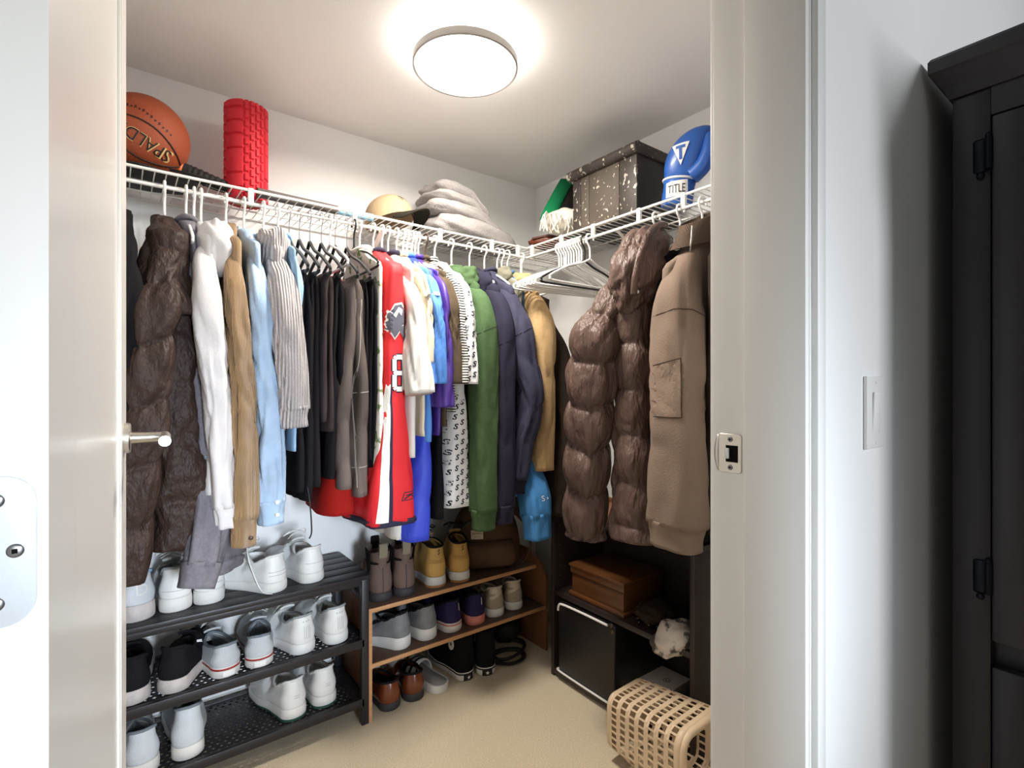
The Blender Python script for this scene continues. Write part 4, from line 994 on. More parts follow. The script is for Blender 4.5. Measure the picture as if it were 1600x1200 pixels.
for k in range(34):
    a = random.uniform(-0.115, 0.045); x = -0.135 + random.uniform(-0.015, 0.03)
    tube('fringe', [(x, a, 0.010), (x - 0.020, a + random.uniform(-0.012, 0.012), -0.012), (x - 0.022 + random.uniform(-0.01, 0.01), a + random.uniform(-0.02, 0.02), -0.045 - random.uniform(0, 0.016))], 0.0022, M_sw, sc_, 5, sm=3)
# distressed storage box with a lid
dbx = thing('storage_box', 'black-brown distressed wooden box with a rolled-edge lid on the shelf', 'box', (1.605, 1.375, ZS))
M_dist = mat('distressed_black_wood', rgb(64, 56, 50), 0.55, pattern='noise', pscale=60, col2=rgb(206, 198, 184), pmap=(0.61, 0.64), bump=('noise', 120, 0.4), var=0.45, vscale=6, stretch=(1, 1, .7))
M_dist2 = mat('worn_taupe_wood', rgb(88, 78, 68), 0.6, pattern='noise', pscale=60, col2=rgb(214, 206, 190), pmap=(0.63, 0.66), bump=('wave_y', 60, 0.3), var=0.3, vscale=6)
M_distd = mat('dark_marbled_side', rgb(36, 31, 30), 0.5, pattern='noise', pscale=14, col2=rgb(120, 112, 104), pmap=(0.64, 0.72), var=0.3)
bx0, bx1, by0, by1, bh = -0.118, 0.13, -0.165, 0.165, 0.235
box('body', bx0 + 0.006, bx1, by0, by1, 0.0, bh, M_distd, dbx, bev=0.003)
for k in range(4):
    y0 = by0 + (by1 - by0) * (0, .25, .72, .86)[k]; y1 = by0 + (by1 - by0) * (.25, .72, .86, 1)[k]
    box('plank', bx0, bx0 + 0.012, y0 + 0.001, y1 - 0.001, 0.001, bh, (M_dist, M_dist2, M_dist2, M_dist)[k], dbx, bev=0.001)
lid = box('lid', bx0 - 0.002, bx1 + 0.008, by0 - 0.010, by1 + 0.010, bh - 0.012, bh + 0.030, M_dist, dbx, bev=0.008, seg=3)
tube('lid_roll', [(bx0 - 0.004, by0 - 0.012, bh + 0.006), (bx0 - 0.004, by1 + 0.012, bh + 0.006)], 0.021, M_dist, lid, 20)
# boxing gloves
M_glv = mat('blue_glove_leather', rgb(38, 92, 176), 0.35, bump=('noise', 40, 0.15), var=0.1, coat=0.2)
M_glw = mat('white_glove_leather', rgb(234, 232, 228), 0.45)
def glove(label, loc, rotz, tilt):
    g = thing('boxing_glove', label, 'boxing glove', loc, rotz, 'boxing gloves on the shelf')
    rings = []
    prof_ = [(0.0, .050, .040, 0), (0.06, .052, .042, 0), (0.085, .050, .040, 0), (0.10, .055, .046, 0), (0.13, .064, .054, .004), (0.165, .068, .058, .010), (0.20, .066, .058, .022), (0.23, .058, .053, .038), (0.25, .044, .042, .052), (0.262, .024, .024, .062), (0.266, .003, .003, .066)]
    for z, rx, ry, ox in prof_[2:]:
        rings.append([Vector((ox + rx * math.cos(a), ry * math.sin(a) * (1 + 0.06 * math.cos(2 * a)), z)) for a in [2 * PI * k / 40 for k in range(40)]])
    mit = []
    n = len(rings)
    V, F = loft(rings); m1 = mesh_obj('mitt', V, F, M_glv, g); sb = m1.modifiers.new('s', 'SUBSURF'); sb.levels = 1; sb.render_levels = 1
    rings = []
    for z, rx, ry in ((0.0, .050, .041), (0.004, .054, .044), (0.07, .053, .043), (0.088, .056, .046), (0.094, .050, .040)):
        rings.append([Vector((rx * math.cos(a), ry * math.sin(a), z)) for a in [2 * PI * k / 40 for k in range(40)]])
    V, F = loft(rings); cu = mesh_obj('cuff', V, F, M_glv, g)
    tube('cuff_piping', [(0.0565 * math.cos(a), 0.0465 * math.sin(a), 0.090) for a in [2 * PI * k / 36 for k in range(36)]], 0.004, M_glw, cu, 8, closed=True)
    th_ = smooth_path([(0.045, -0.012, 0.10), (0.078, -0.018, 0.13), (0.092, -0.020, 0.175), (0.088, -0.016, 0.215), (0.078, -0.012, 0.232)], 5)
    V, F = tube_geo(th_, [lerp(0.030, 0.022, i / (len(th_) - 1)) * (1 if i < len(th_) - 3 else (0.8, 0.55, 0.2)[i - len(th_) + 3]) for i in range(len(th_))], 20); mesh_obj('thumb', V, F, M_glv, g)
    # badge on the side that faces out, name patch on the cuff
    rt = Vector((0, -1, 0)) if False else Vector((0.26, -0.96, 0))
    return g, m1, cu
g1, gm, gc = glove('blue boxing glove standing upright next to the distressed box', (1.545, 1.085, ZS + 0.002), math.radians(-72), 0)
g1.rotation_euler = (math.radians(0), math.radians(8), math.radians(-72))
def world_dir(o, v): return (o.rotation_euler.to_matrix().inverted() @ Vector(v)).normalized()
gr = world_dir(g1, (0.45, -0.89, 0)); gu = Vector((0, 0, 1))
tri = decal('badge', poly2((-0.030, 0.032), (0.030, 0.032), (0.0, -0.040)), (0, 0, 0.165), gr, gu, gm, M_glw, g1, off=0.003)
decal('badge_letter', poly2((-0.016, 0.025), (0.016, 0.025), (0.016, 0.015), (0.005, 0.015), (0.005, -0.022), (-0.005, -0.022), (-0.005, 0.015), (-0.016, 0.015)), (0, 0, 0.165), gr, gu, gm, M_glv, tri, off=0.0042)
pa = decal('name_patch', poly2((-0.036, -0.026), (0.036, -0.026), (0.036, 0.026), (-0.036, 0.026)), (0, 0, 0.052), gr, gu, gc, M_glw, g1, off=0.0015)
decal('name_letters', (lambda q: ([(p[0], p[1] * 1.7) for p in q[0]], q[1]))(text_geo('TITLE', 0.024)), (0, 0, 0.050), gr, gu, gc, M_blk, pa, off=0.0028)
g2, gm2, gc2 = glove('blue boxing glove lying behind the door jamb, mostly hidden', (1.56, 0.875, ZS + 0.002), math.radians(-110), 0)
pa2 = decal('name_patch', poly2((-0.036, -0.026), (0.036, -0.026), (0.036, 0.026), (-0.036, 0.026)), (0, 0, 0.052), world_dir(g2, (0.45, -0.89, 0)), gu, gc2, M_glw, g2, off=0.0015)

# ------------------------------------------------------------------ black shoe bench
M_bench = mat('black_stained_wood', rgb(30, 28, 32), 0.42, var=0.3, vscale=9, stretch=(0.5, 8, 8), bump=('noise', 60, 0.1))
M_perf = mat('black_perforated_metal', rgb(38, 37, 42), 0.4, 0.3)
sr = thing('shoe_bench', 'black wooden shoe bench with slatted top and perforated metal shelves', 'shoe rack', (0, 0, 0))
BX0, BX1, BY0, BY1, BT = XC + 0.012, 0.708, 1.752, 2.068, 0.527
nsl = 5
for k in range(nsl):
    y0 = BY0 + (BY1 - BY0) * k / nsl; y1 = BY0 + (BY1 - BY0) * (k + 1) / nsl
    box('top_slat', BX0, BX1, y0 + 0.0012, y1 - 0.0012, BT - 0.016, BT, M_bench, sr, bev=0.002)
for x in (BX0 + 0.004, BX1 - 0.030):
    for y in (BY0 + 0.006, BY1 - 0.032): box('leg', x, x + 0.026, y, y + 0.026, 0, BT - 0.016, M_bench, sr, bev=0.002)
box('apron', BX0 + 0.03, BX1 - 0.03, BY0 + 0.010, BY0 + 0.026, BT - 0.036, BT - 0.016, M_bench, sr, bev=0.002)
def perforated(z):
    x0, x1, y0, y1 = BX0 + 0.006, BX1 - 0.006, BY0 + 0.022, BY1 - 0.012
    V = []; F = []; cx_, cy_ = 0.021, 0.0165
    nx = int((x1 - x0) / cx_); ny = int((y1 - y0) / cy_)
    for i in range(nx):
        for j in range(ny):
            ax, ay = x0 + (x1 - x0) * i / nx, y0 + (y1 - y0) * j / ny; w, h = (x1 - x0) / nx, (y1 - y0) / ny
            k = len(V); sh = 0.18 * w if j % 2 else -0.18 * w
            V += [(ax, ay, z), (ax + w, ay, z), (ax + w, ay + h, z), (ax, ay + h, z)]
            mx, my = ax + w / 2 + sh, ay + h / 2
            V += [(mx, my - h * .33, z), (mx + w * .33, my, z), (mx, my + h * .33, z), (mx - w * .33, my, z)]
            F += [[k, k + 1, k + 5, k + 4], [k + 1, k + 2, k + 6, k + 5], [k + 2, k + 3, k + 7, k + 6], [k + 3, k, k + 4, k + 7]]
    o = mesh_obj('perforated_shelf', V, F, M_perf, sr, smooth=False); m = o.modifiers.new('s', 'SOLIDIFY'); m.thickness = 0.0015
for z in (0.300, 0.092):
    perforated(z - 0.002)
    box('shelf_rail', BX0 + 0.02, BX1 - 0.02, BY0 + 0.006, BY0 + 0.024, z - 0.026, z + 0.003, M_bench, sr, bev=0.002)
    box('shelf_rail', BX0 + 0.02, BX1 - 0.02, BY1 - 0.02, BY1 - 0.004, z - 0.026, z + 0.003, M_bench, sr, bev=0.002)
    for x in (BX0 + 0.005, BX1 - 0.028): box('side_rail', x, x + 0.022, BY0 + 0.03, BY1 - 0.03, z - 0.024, z - 0.003, M_bench, sr, bev=0.002)

# ------------------------------------------------------------------ wooden shoe shelf
M_oak = mat('walnut_laminate', rgb(96, 72, 58), 0.45, var=0.35, vscale=5, stretch=(0.6, 9, 9), bump=('noise', 50, 0.08))
M_oakedge = mat('raw_wood_edge', rgb(196, 146, 100), 0.55, var=0.2, vscale=9, stretch=(0.6, 9, 9))
M_oakside = mat('honey_wood_side', rgb(128, 86, 54), 0.5, var=0.3, vscale=5, stretch=(9, 9, 0.6))
ws = thing('shoe_shelf', 'low brown wooden shoe shelf with two boards beside the black bench', 'shoe rack', (0, 0, 0))
WX0, WX1, WY0, WY1 = 0.716, 1.545, 1.762, 2.075
for z, x1 in ((0.400, 1.475), (0.203, WX1 - 0.012)):
    bd_ = box('board', WX0, x1, WY0 + 0.004, WY1, z - 0.014, z, M_oak, ws, bev=0.001)
    box('edge_band', WX0, x1, WY0 - 0.001, WY0 + 0.0045, z - 0.0145, z + 0.0003, M_oakedge, bd_, bev=0.0008)
sd = box('side_panel', WX0 - 0.012, WX0, WY0, WY1, 0, 0.401, M_oakside, ws, bev=0.001)
box('edge_band', WX0 - 0.0125, WX0 + 0.0003, WY0 - 0.001, WY0 + 0.0015, 0, 0.4012, M_oakedge, sd)
V = []
prof = [(WY0, 0), (WY1, 0), (WY1, 0.43), (WY0 + 0.12, 0.43), (WY0 + 0.03, 0.375), (WY0, 0.33)]
V, F = loft([[Vector((x, y, z)) for y, z in prof] for x in (WX1 - 0.012, WX1)]); mesh_obj('side_panel', V, F, M_oakside, ws, smooth=False)

# ------------------------------------------------------------------ shoes
def shoe_mats(**k): return k
OUT = [(0, 0.0), (.012, .016), (.035, .0245), (.08, .031), (.16, .0345), (.28, .034), (.42, .035), (.56, .041), (.68, .0465), (.78, .0475), (.87, .042), (.94, .031), (.98, .018), (1.0, 0.0)]
SS = [0, .006, .016, .03, .05, .08, .12, .17, .22, .27, .32, .37, .42, .47, .52, .57, .62, .68, .74, .80, .86, .91, .95, .98, .994, 1.0]
def piece(tab, s):
    for (a, va), (b, vb) in zip(tab, tab[1:]):
        if s <= b: return lerp(va, vb, (s - a) / (b - a))
    return tab[-1][1]
def hwid(s):
    if s < 0.12: return 0.0335 * math.sqrt(max(0, 1 - ((0.12 - s) / 0.12) ** 2))
    if s > 0.80: return 0.0475 * math.sqrt(max(0, 1 - ((s - 0.80) / 0.20) ** 2)) ** 0.9
    return table([(0.12, .0335), (0.35, .034), (0.62, .0455), (0.80, .0475)], s)

def shoe(name, label, loc, rot, upper, sole, L=0.29, heel=0.030, fore=0.022, collar=((0, .080), (.06, .079), (.14, .070), (.26, .054), (.40, .064)), throat=0.50, vamp=.066, toe=.040,
         lining=None, insole=None, laces=True, tongue=True, side=1, group=None, foot_w=1.0, tilt=0.0, stripe=None, flare=1.08, tonguez=0.105, lace_mat=None, cat='shoe', opn=0.78, sole2=None, roll=0.0, loose=False, heeltab=None, toecap=None):
    t = thing(name, label, cat, loc, rot, group)
    t.rotation_euler = (tilt, roll, rot); t.scale = (1.17, 1.02, 1.12)
    cxs = lambda s: side * 0.007 * math.sin(PI * min(1, max(0, (s - 0.15) / 0.85)))
    zsp = lambda s: 0.014 * max(0, (s - 0.72) / 0.28) ** 2
    hs = lambda s: lerp(heel, fore, sstep(0.1, 0.7, s))
    hw_ = lambda s: hwid(s) * foot_w
    # sole
    def outline(z_f, k_):
        pts = []
        for s in SS: pts.append(Vector((cxs(s) + hw_(s) * k_, s * L, z_f(s))))
        for s in SS[-2:0:-1]: pts.append(Vector((cxs(s) - hw_(s) * k_, s * L, z_f(s))))
        for p in pts: p.y = L / 2 + (p.y - L / 2) * (1 + (k_ - 1) * 0.35)
        return pts
    rings = [outline(lambda s: zsp(s) + 0.0, flare * 0.93), outline(lambda s: zsp(s) + 0.004, flare), outline(lambda s: zsp(s) + hs(s) * 0.55, flare * 1.01), outline(lambda s: zsp(s) + hs(s) * 0.95, flare * 0.985), outline(lambda s: zsp(s) + hs(s), flare * 0.96)]
    V, F = loft(rings); so = mesh_obj('sole', V, F, sole, t, autos=0.9)
    if sole2:
        rings = [outline(lambda s: zsp(s) - 0.0002, flare * 0.96), outline(lambda s: zsp(s) - 0.0002, flare * 1.004), outline(lambda s: zsp(s) + hs(s) * 0.22, flare * 1.014), outline(lambda s: zsp(s) + hs(s) * 0.24, flare * 0.99)]
        V, F = loft(rings); mesh_obj('outsole', V, F, sole2, so, autos=0.9)
    if stripe:
        rings = [outline(lambda s: zsp(s) + hs(s) * 0.74, flare * 1.0), outline(lambda s: zsp(s) + hs(s) * 0.74, flare * 1.012), outline(lambda s: zsp(s) + hs(s) * 0.90, flare * 1.008), outline(lambda s: zsp(s) + hs(s) * 0.90, flare * 0.98)]
        V, F = loft(rings); mesh_obj('sole_stripe', V, F, stripe, so)
    # upper: two side strips that meet over the toes and leave the foot opening
    m = 12
    def edge(s):
        if s < throat:
            w = (opn + 0.12) * sstep(0.0, 0.022, s) ** 0.5 * max(0.0, 1 - sstep(throat * 0.62, throat, s)) ** 0.8
            return max(0, w), table(collar, s)
        if s < 0.999: return 0.0, table([(throat, collar[-1][1] + 0.004), (0.62, vamp), (0.80, toe + 0.006), (0.92, toe), (1.0, toe * 0.35)], s)
        return 0.0, toe * 0.3
    def strip(sg, k_=1.0, s_max=1.0, zin=0.0):
        rows = []
        for s in [q for q in SS if q <= s_max]:
            w = hw_(s) * k_; ow, he = edge(s); xe = w * ow * 0.90
            row = []
            for j in range(m + 1):
                u = j / m
                if s < throat:
                    x = lerp(w, xe, sstep(0.15, 1.0, u) if ow > 0 else u * 0); z = he * u
                    x += w * 0.10 * math.sin(PI * min(1, u * 1.4))
                else:
                    a = u * PI / 2; x = w * math.cos(a) ** 0.75; z = he * math.sin(a) ** 0.95
                yy = s * L
                if s < 0.12: yy += 0.010 * (u ** 1.5) * (1 - s / 0.12) - 0.004 * math.sin(PI * u) * (1 - s / 0.12)
                if s > 0.9: yy -= 0.020 * (u ** 2) * (s - 0.9) / 0.1
                row.append(Vector((cxs(s) + sg * x, yy, zsp(s) + hs(s) - 0.002 + z + zin)))
            rows.append(row)
        return loft(rows, closed=False)
    V, F = join(strip(1), strip(-1)); up_ = mesh_obj('upper', V, F, upper, t); md_ = up_.modifiers.new('t', 'SOLIDIFY'); md_.thickness = 0.004; md_.offset = -1
    # merged geometry kept smooth; collar roll, lining and insole
    cl_ = []
    for s in [q for q in SS if q < throat]:
        ow, he = edge(s); cl_.append((s, hw_(s) * ow * 0.90, he))
    ring = [Vector((cxs(s) + x, s * L + (0.010 * (1 - s / 0.12) if s < 0.12 else 0), zsp(s) + hs(s) - 0.002 + z)) for s, x, z in cl_] + [Vector((cxs(s) - x, s * L + (0.010 * (1 - s / 0.12) if s < 0.12 else 0), zsp(s) + hs(s) - 0.002 + z)) for s, x, z in cl_[::-1][:-1]]
    V, F = tube_geo(ring, 0.0042, 7, closed=True); mesh_obj('collar', V, F, lining or upper, up_)
    low = [Vector((p.x * 0.93, p.y + 0.003, hs(0.2) + 0.010)) for p in ring]
    V, F = loft([[p * 1.0 for p in ring], low], False, False); mesh_obj('lining', V, F, lining or upper, up_)
    V, F = loft([low, [Vector((p.x * 0.5, p.y, hs(0.2) + 0.0095)) for p in low]], False, True); mesh_obj('insole', V, F, insole or lining or upper, t)
    if tongue:
        rows = []
        for i in range(8):
            v = i / 7; s = lerp(throat + 0.06, throat - 0.10, v); z = lerp(hs(s) + edge(throat + 0.05)[1] - 0.004, tonguez + 0.012, v ** 0.8)
            w = lerp(0.016, 0.024, v)
            rows.append([Vector((cxs(s) + w * math.sin(b), s * L + 0.004 * math.cos(b), z - 0.006 * (1 - math.cos(b)))) for b in [(-1 + 2 * k / 10) * 1.2 for k in range(11)]])
        V, F = loft(rows, closed=False); tg = mesh_obj('tongue', V, F, upper, t); q = tg.modifiers.new('t', 'SOLIDIFY'); q.thickness = 0.006
    if laces:
        lm = lace_mat or M_lace
        for i in range(4):
            s = throat + 0.09 - 0.055 * i; z = hs(s) + edge(max(s, throat))[1] + 0.004 + (0.010 * i if s < throat else 0)
            w = 0.020 + 0.002 * i
            tube('lace', [(cxs(s) - w, s * L, z - 0.009), (cxs(s), s * L + 0.004, z + 0.002), (cxs(s) + w, s * L, z - 0.009)], 0.0024, lm, t, 6, sm=4, flat=0.6)
        s = throat - 0.04; z = hs(s) + edge(throat)[1] + 0.032
        for sg in (-1, 1):
            tube('lace_loop', [(cxs(s), s * L, z), (cxs(s) + sg * 0.022, s * L - 0.006, z + 0.008), (cxs(s) + sg * 0.036, s * L + 0.010, z - 0.006), (cxs(s) + sg * 0.018, s * L + 0.014, z - 0.002), (cxs(s), s * L + 0.002, z)], 0.0019, lm, t, 6, sm=4)
        if loose:
            tube('lace_end', [(cxs(s), s * L, z), (-0.035 , s * L - 0.03, z - 0.01), (-0.046, s * L - 0.06, z - 0.05), (-0.040, s * L - 0.10, 0.012), (-0.030, s * L - 0.135, 0.004)], 0.0019, lm, t, 6, sm=5)
    if heeltab:
        decal('heel_tab', poly2((-0.015, -0.020), (0.015, -0.020), (0.012, 0.018), (-0.012, 0.018)), (0, 0, heel + collar[0][1] * 0.70), (1, 0, 0), (0, 0, 1), up_, heeltab, t, off=0.0015)
    return {'root': t, 'upper': up_, 'sole': so, 'heel': heel, 'collar': collar}
def swoosh(sh, m, sg, L=0.29, size=1.0, z=0.052, y=0.115):
    pts = [(-0.065, 0.006), (-0.05, -0.006), (-0.030, -0.010), (0.0, -0.003), (0.075, 0.030), (0.0, 0.008), (-0.030, 0.002), (-0.046, 0.003), (-0.058, 0.012)]
    pts = [(p[0] * size, p[1] * size) for p in pts]
    # toe end heavy, tail sweeping up to the heel
    pts = [(-p[0] if sg > 0 else p[0], p[1]) for p in pts]
    if sg > 0: pts = [(-p[0], p[1]) for p in pts]; pts = [(-p[0], p[1]) for p in pts][::-1]
    r = Vector((0, 1 if sg > 0 else -1, 0))
    decal('side_mark', poly2(*pts), (0, y, z), r, (0, 0, 1), sh['upper'], m, sh['root'], off=0.0016, maxe=0.01)
def heel_text(sh, s, size, m, z, nm='heel_lettering', part='upper'):
    decal(nm, text_geo(s, size), (0, 0, z), (1, 0, 0), (0, 0, 1), sh[part], m, sh['root'], off=0.0014, maxe=0.006)
def heel_lines(sh, m, zs_, w=0.06):
    for z in zs_: decal('seam', line2([(-w / 2, 0), (w / 2, 0)], 0.0014), (0, 0, z), (1, 0, 0), (0, 0, 1), sh['upper'], m, sh['root'], off=0.0010, maxe=0.005)

S_wl = mat('white_leather', rgb(226, 226, 224), 0.5, bump=('noise', 70, 0.12), var=0.06, vscale=20)
S_wl2 = mat('offwhite_mesh', rgb(206, 212, 218), 0.7, bump=('noise', 260, 0.3), var=0.1)
S_ws = mat('white_rubber', rgb(224, 222, 218), 0.6, var=0.14, vscale=24)
S_ws2 = mat('worn_white_rubber', rgb(204, 196, 192), 0.65, var=0.3, vscale=30)
S_tan = mat('tan_leather_lining', rgb(150, 96, 58), 0.7)
S_grayl = mat('grey_lining', rgb(150, 156, 158), 0.9, bump=('noise', 200, 0.3))
S_blk = mat('black_knit', rgb(28, 27, 30), 0.85, bump=('noise', 300, 0.4), var=0.2)
S_blkc = mat('black_canvas', rgb(22, 21, 24), 0.9, bump=('noise', 320, 0.4))
S_canv = mat('pale_grey_canvas', rgb(196, 200, 204), 0.9, bump=('noise', 320, 0.4), var=0.1)
S_canvd = mat('blue_grey_canvas', rgb(120, 128, 136), 0.9, bump=('noise', 320, 0.4))
S_red = mat('red_stripe', rgb(150, 40, 36), 0.6)
S_navys = mat('navy_knit', rgb(52, 44, 86), 0.85, bump=('noise', 300, 0.4), var=0.25, vscale=20)
S_greys = mat('grey_suede', rgb(136, 138, 140), 0.9, bump=('noise', 180, 0.4), var=0.3, vscale=22)
S_beige = mat('beige_mesh', rgb(168, 156, 138), 0.85, bump=('noise', 300, 0.4), var=0.15)
S_beigel = mat('beige_overlay', rgb(198, 186, 166), 0.6)
S_yel = mat('wheat_nubuck', rgb(206, 164, 92), 0.75, bump=('noise', 200, 0.25), var=0.14, vscale=14)
S_boot = mat('taupe_suede_boot', rgb(104, 84, 76), 0.8, bump=('noise', 160, 0.3), var=0.25, vscale=12)
S_bootsole = mat('dark_boot_sole', rgb(48, 44, 48), 0.7)
S_elas = mat('black_elastic', rgb(26, 22, 22), 0.9, bump=('wave_x', 400, 0.4))
S_loaf = mat('cognac_polished_leather', rgb(112, 54, 28), 0.22, bump=('noise', 40, 0.1), var=0.25, vscale=12, coat=0.4)
S_seam = mat('pale_seam', rgb(168, 168, 168), 0.8)
S_green = mat('green_outsole', rgb(40, 74, 62), 0.6)
S_gum = mat('gum_rubber', rgb(176, 126, 74), 0.6)
S_pink = mat('coral_foam', rgb(206, 128, 118), 0.6)
S_bluel = mat('pale_blue_lace', rgb(150, 178, 212), 0.85)
S_ink = mat('black_ink', rgb(20, 20, 22), 0.7)
DG = math.radians
GB = 'shoes on the black bench'; GW = 'shoes on the wooden shelf'
# top of the bench
s1 = shoe('sneaker', 'white running shoe with blue laces furthest left on the bench top', (0.052, 1.795, BT), DG(16), S_wl2, S_ws2, heel=0.042, fore=0.026, lace_mat=S_bluel, lining=S_bluel, group=GB, side=-1); heel_text(s1, 'D', 0.040, S_wl, 0.078)
s2 = shoe('sneaker', 'white leather sneaker under the grey sleeve cuff, left of the pair', (0.134, 1.805, BT), DG(-2), S_wl, S_ws, heel=0.036, fore=0.026, group=GB, side=-1, lining=S_grayl); heel_lines(s2, S_seam, (0.056,))
s3 = shoe('sneaker', 'white leather sneaker with an embossed round heel emblem', (0.220, 1.808, BT), DG(-4), S_wl, S_ws, heel=0.036, fore=0.026, group=GB, lining=S_tan, loose=False); heel_lines(s3, S_seam, (0.056,))
el = [(0.013 * math.cos(2 * PI * i / 20) * k_, 0.013 * math.sin(2 * PI * i / 20) * k_) for k_ in (1, .82) for i in range(20)]
decal('heel_emblem', (el, [[i, (i + 1) % 20, 20 + (i + 1) % 20, 20 + i] for i in range(20)]), (0, 0, 0.098), (1, 0, 0), (0, 0, 1), s3['upper'], S_seam, s3['root'], off=0.0014)
s4 = shoe('sneaker', 'white leather sneaker with a loose lace trailing over the bench edge', (0.418, 1.785, BT), DG(28), S_wl, S_ws, group=GB, lining=S_wl, insole=S_tan, side=-1, loose=True, collar=((0, .076), (.06, .075), (.14, .066), (.26, .052), (.40, .070))); heel_lines(s4, S_seam, (0.060, 0.050))
s5 = shoe('sneaker', 'white leather sneaker at the right end of the bench top', (0.535, 1.795, BT), DG(17), S_wl, S_ws, group=GB, lining=S_wl, insole=S_tan, collar=((0, .076), (.06, .075), (.14, .066), (.26, .052), (.40, .070))); heel_lines(s5, S_seam, (0.060,))
# middle bench shelf
z2 = 0.3005
b1 = shoe('sneaker', 'black running shoe nearest the open door on the middle bench shelf', (0.030, 1.785, z2), DG(-2), S_blk, S_ws2, heel=0.036, fore=0.026, lining=S_blk, lace_mat=S_blk, group=GB, side=-1)
b2 = shoe('sneaker', 'black running shoe with a white side mark on the middle bench shelf', (0.118, 1.785, z2), DG(-22), S_blk, S_ws2, heel=0.036, fore=0.026, lining=S_blk, lace_mat=S_blk, group=GB); swoosh(b2, F_printw, 1, size=0.9, z=0.065, y=0.16)
c1 = shoe('canvas_shoe', 'pale canvas shoe with red sole stripe, left one of its pair', (0.268, 1.782, z2), DG(8), S_canv, S_ws, heel=0.030, fore=0.026, lining=S_canvd, stripe=S_red, toe=.034, vamp=.052, throat=.56, collar=((0, .058), (.12, .052), (.3, .044), (.5, .054)), group=GB, side=-1, tonguez=0.085, flare=1.05)
c2 = shoe('canvas_shoe', 'pale canvas shoe with red sole stripe, right one of its pair', (0.356, 1.782, z2), DG(-6), S_canv, S_ws, heel=0.030, fore=0.026, lining=S_canvd, stripe=S_red, toe=.034, vamp=.052, throat=.56, collar=((0, .058), (.12, .052), (.3, .044), (.5, .054)), group=GB, tonguez=0.085, flare=1.05)
for c in (c1, c2):
    decal('heel_label', poly2((-0.014, -0.007), (0.014, -0.007), (0.014, 0.007), (-0.014, 0.007)), (0, 0, 0.013), (1, 0, 0), (0, 0, 1), c['sole'], F_printw, c['root'], off=0.002)
    heel_text(c, 'ALL STAR', 0.0055, F_print, 0.013, part='sole')
w1 = shoe('sneaker', 'white trainer with a perforated heel, left of the middle shelf pair', (0.500, 1.785, z2), DG(13), S_wl, S_wl, heel=0.032, lining=S_grayl, insole=S_blk, group=GB, side=-1, laces=True); 
w2 = shoe('sneaker', 'white trainer with a perforated heel at the right bench end', (0.612, 1.785, z2), DG(10), S_wl, S_wl, heel=0.032, lining=S_grayl, insole=S_blk, group=GB)
for c in (w1, w2):
    for u in (-0.008, -0.003, 0.003, 0.008): decal('heel_rib', line2([(u, -0.022), (u, 0.016)], 0.0012), (0, 0, 0.066), (1, 0, 0), (0, 0, 1), c['upper'], S_seam, c['root'], off=0.001)
    for u in (-0.008, 0.0, 0.008): decal('heel_dot', poly2(*[(u + 0.002 * math.cos(k), 0.002 * math.sin(k)) for k in range(6)]), (0, 0, 0.094), (1, 0, 0), (0, 0, 1), c['upper'], S_seam, c['root'], off=0.001)
# bottom bench shelf
z3 = 0.0925
for i, (x, y, a, lb) in enumerate(((0.468, 1.785, 9, 'white trainer with a green outsole, left of the bottom shelf pair'), (0.572, 1.795, 8, 'white trainer with a green outsole, right of the bottom shelf pair'))):
    g_ = shoe('sneaker', lb, (x, y, z3), DG(a), S_wl, S_ws, heel=0.034, lining=S_wl, insole=S_canvd, sole2=S_green, group=GB, side=-1 if i == 0 else 1); heel_lines(g_, S_seam, (0.064, 0.070), 0.014)
shoe('sneaker', 'light grey sneaker half hidden at the bottom left of the bench', (0.055, 1.78, z3), DG(4), S_wl2, S_ws, heel=0.034, lining=S_canvd, group=GB, side=-1)
shoe('sneaker', 'light grey high-collared sneaker on the bottom bench shelf', (0.165, 1.785, z3), DG(0), S_wl2, S_ws, heel=0.034, lining=S_canvd, insole=S_blk, group=GB, collar=((0, .10), (.10, .095), (.25, .08), (.40, .085)))

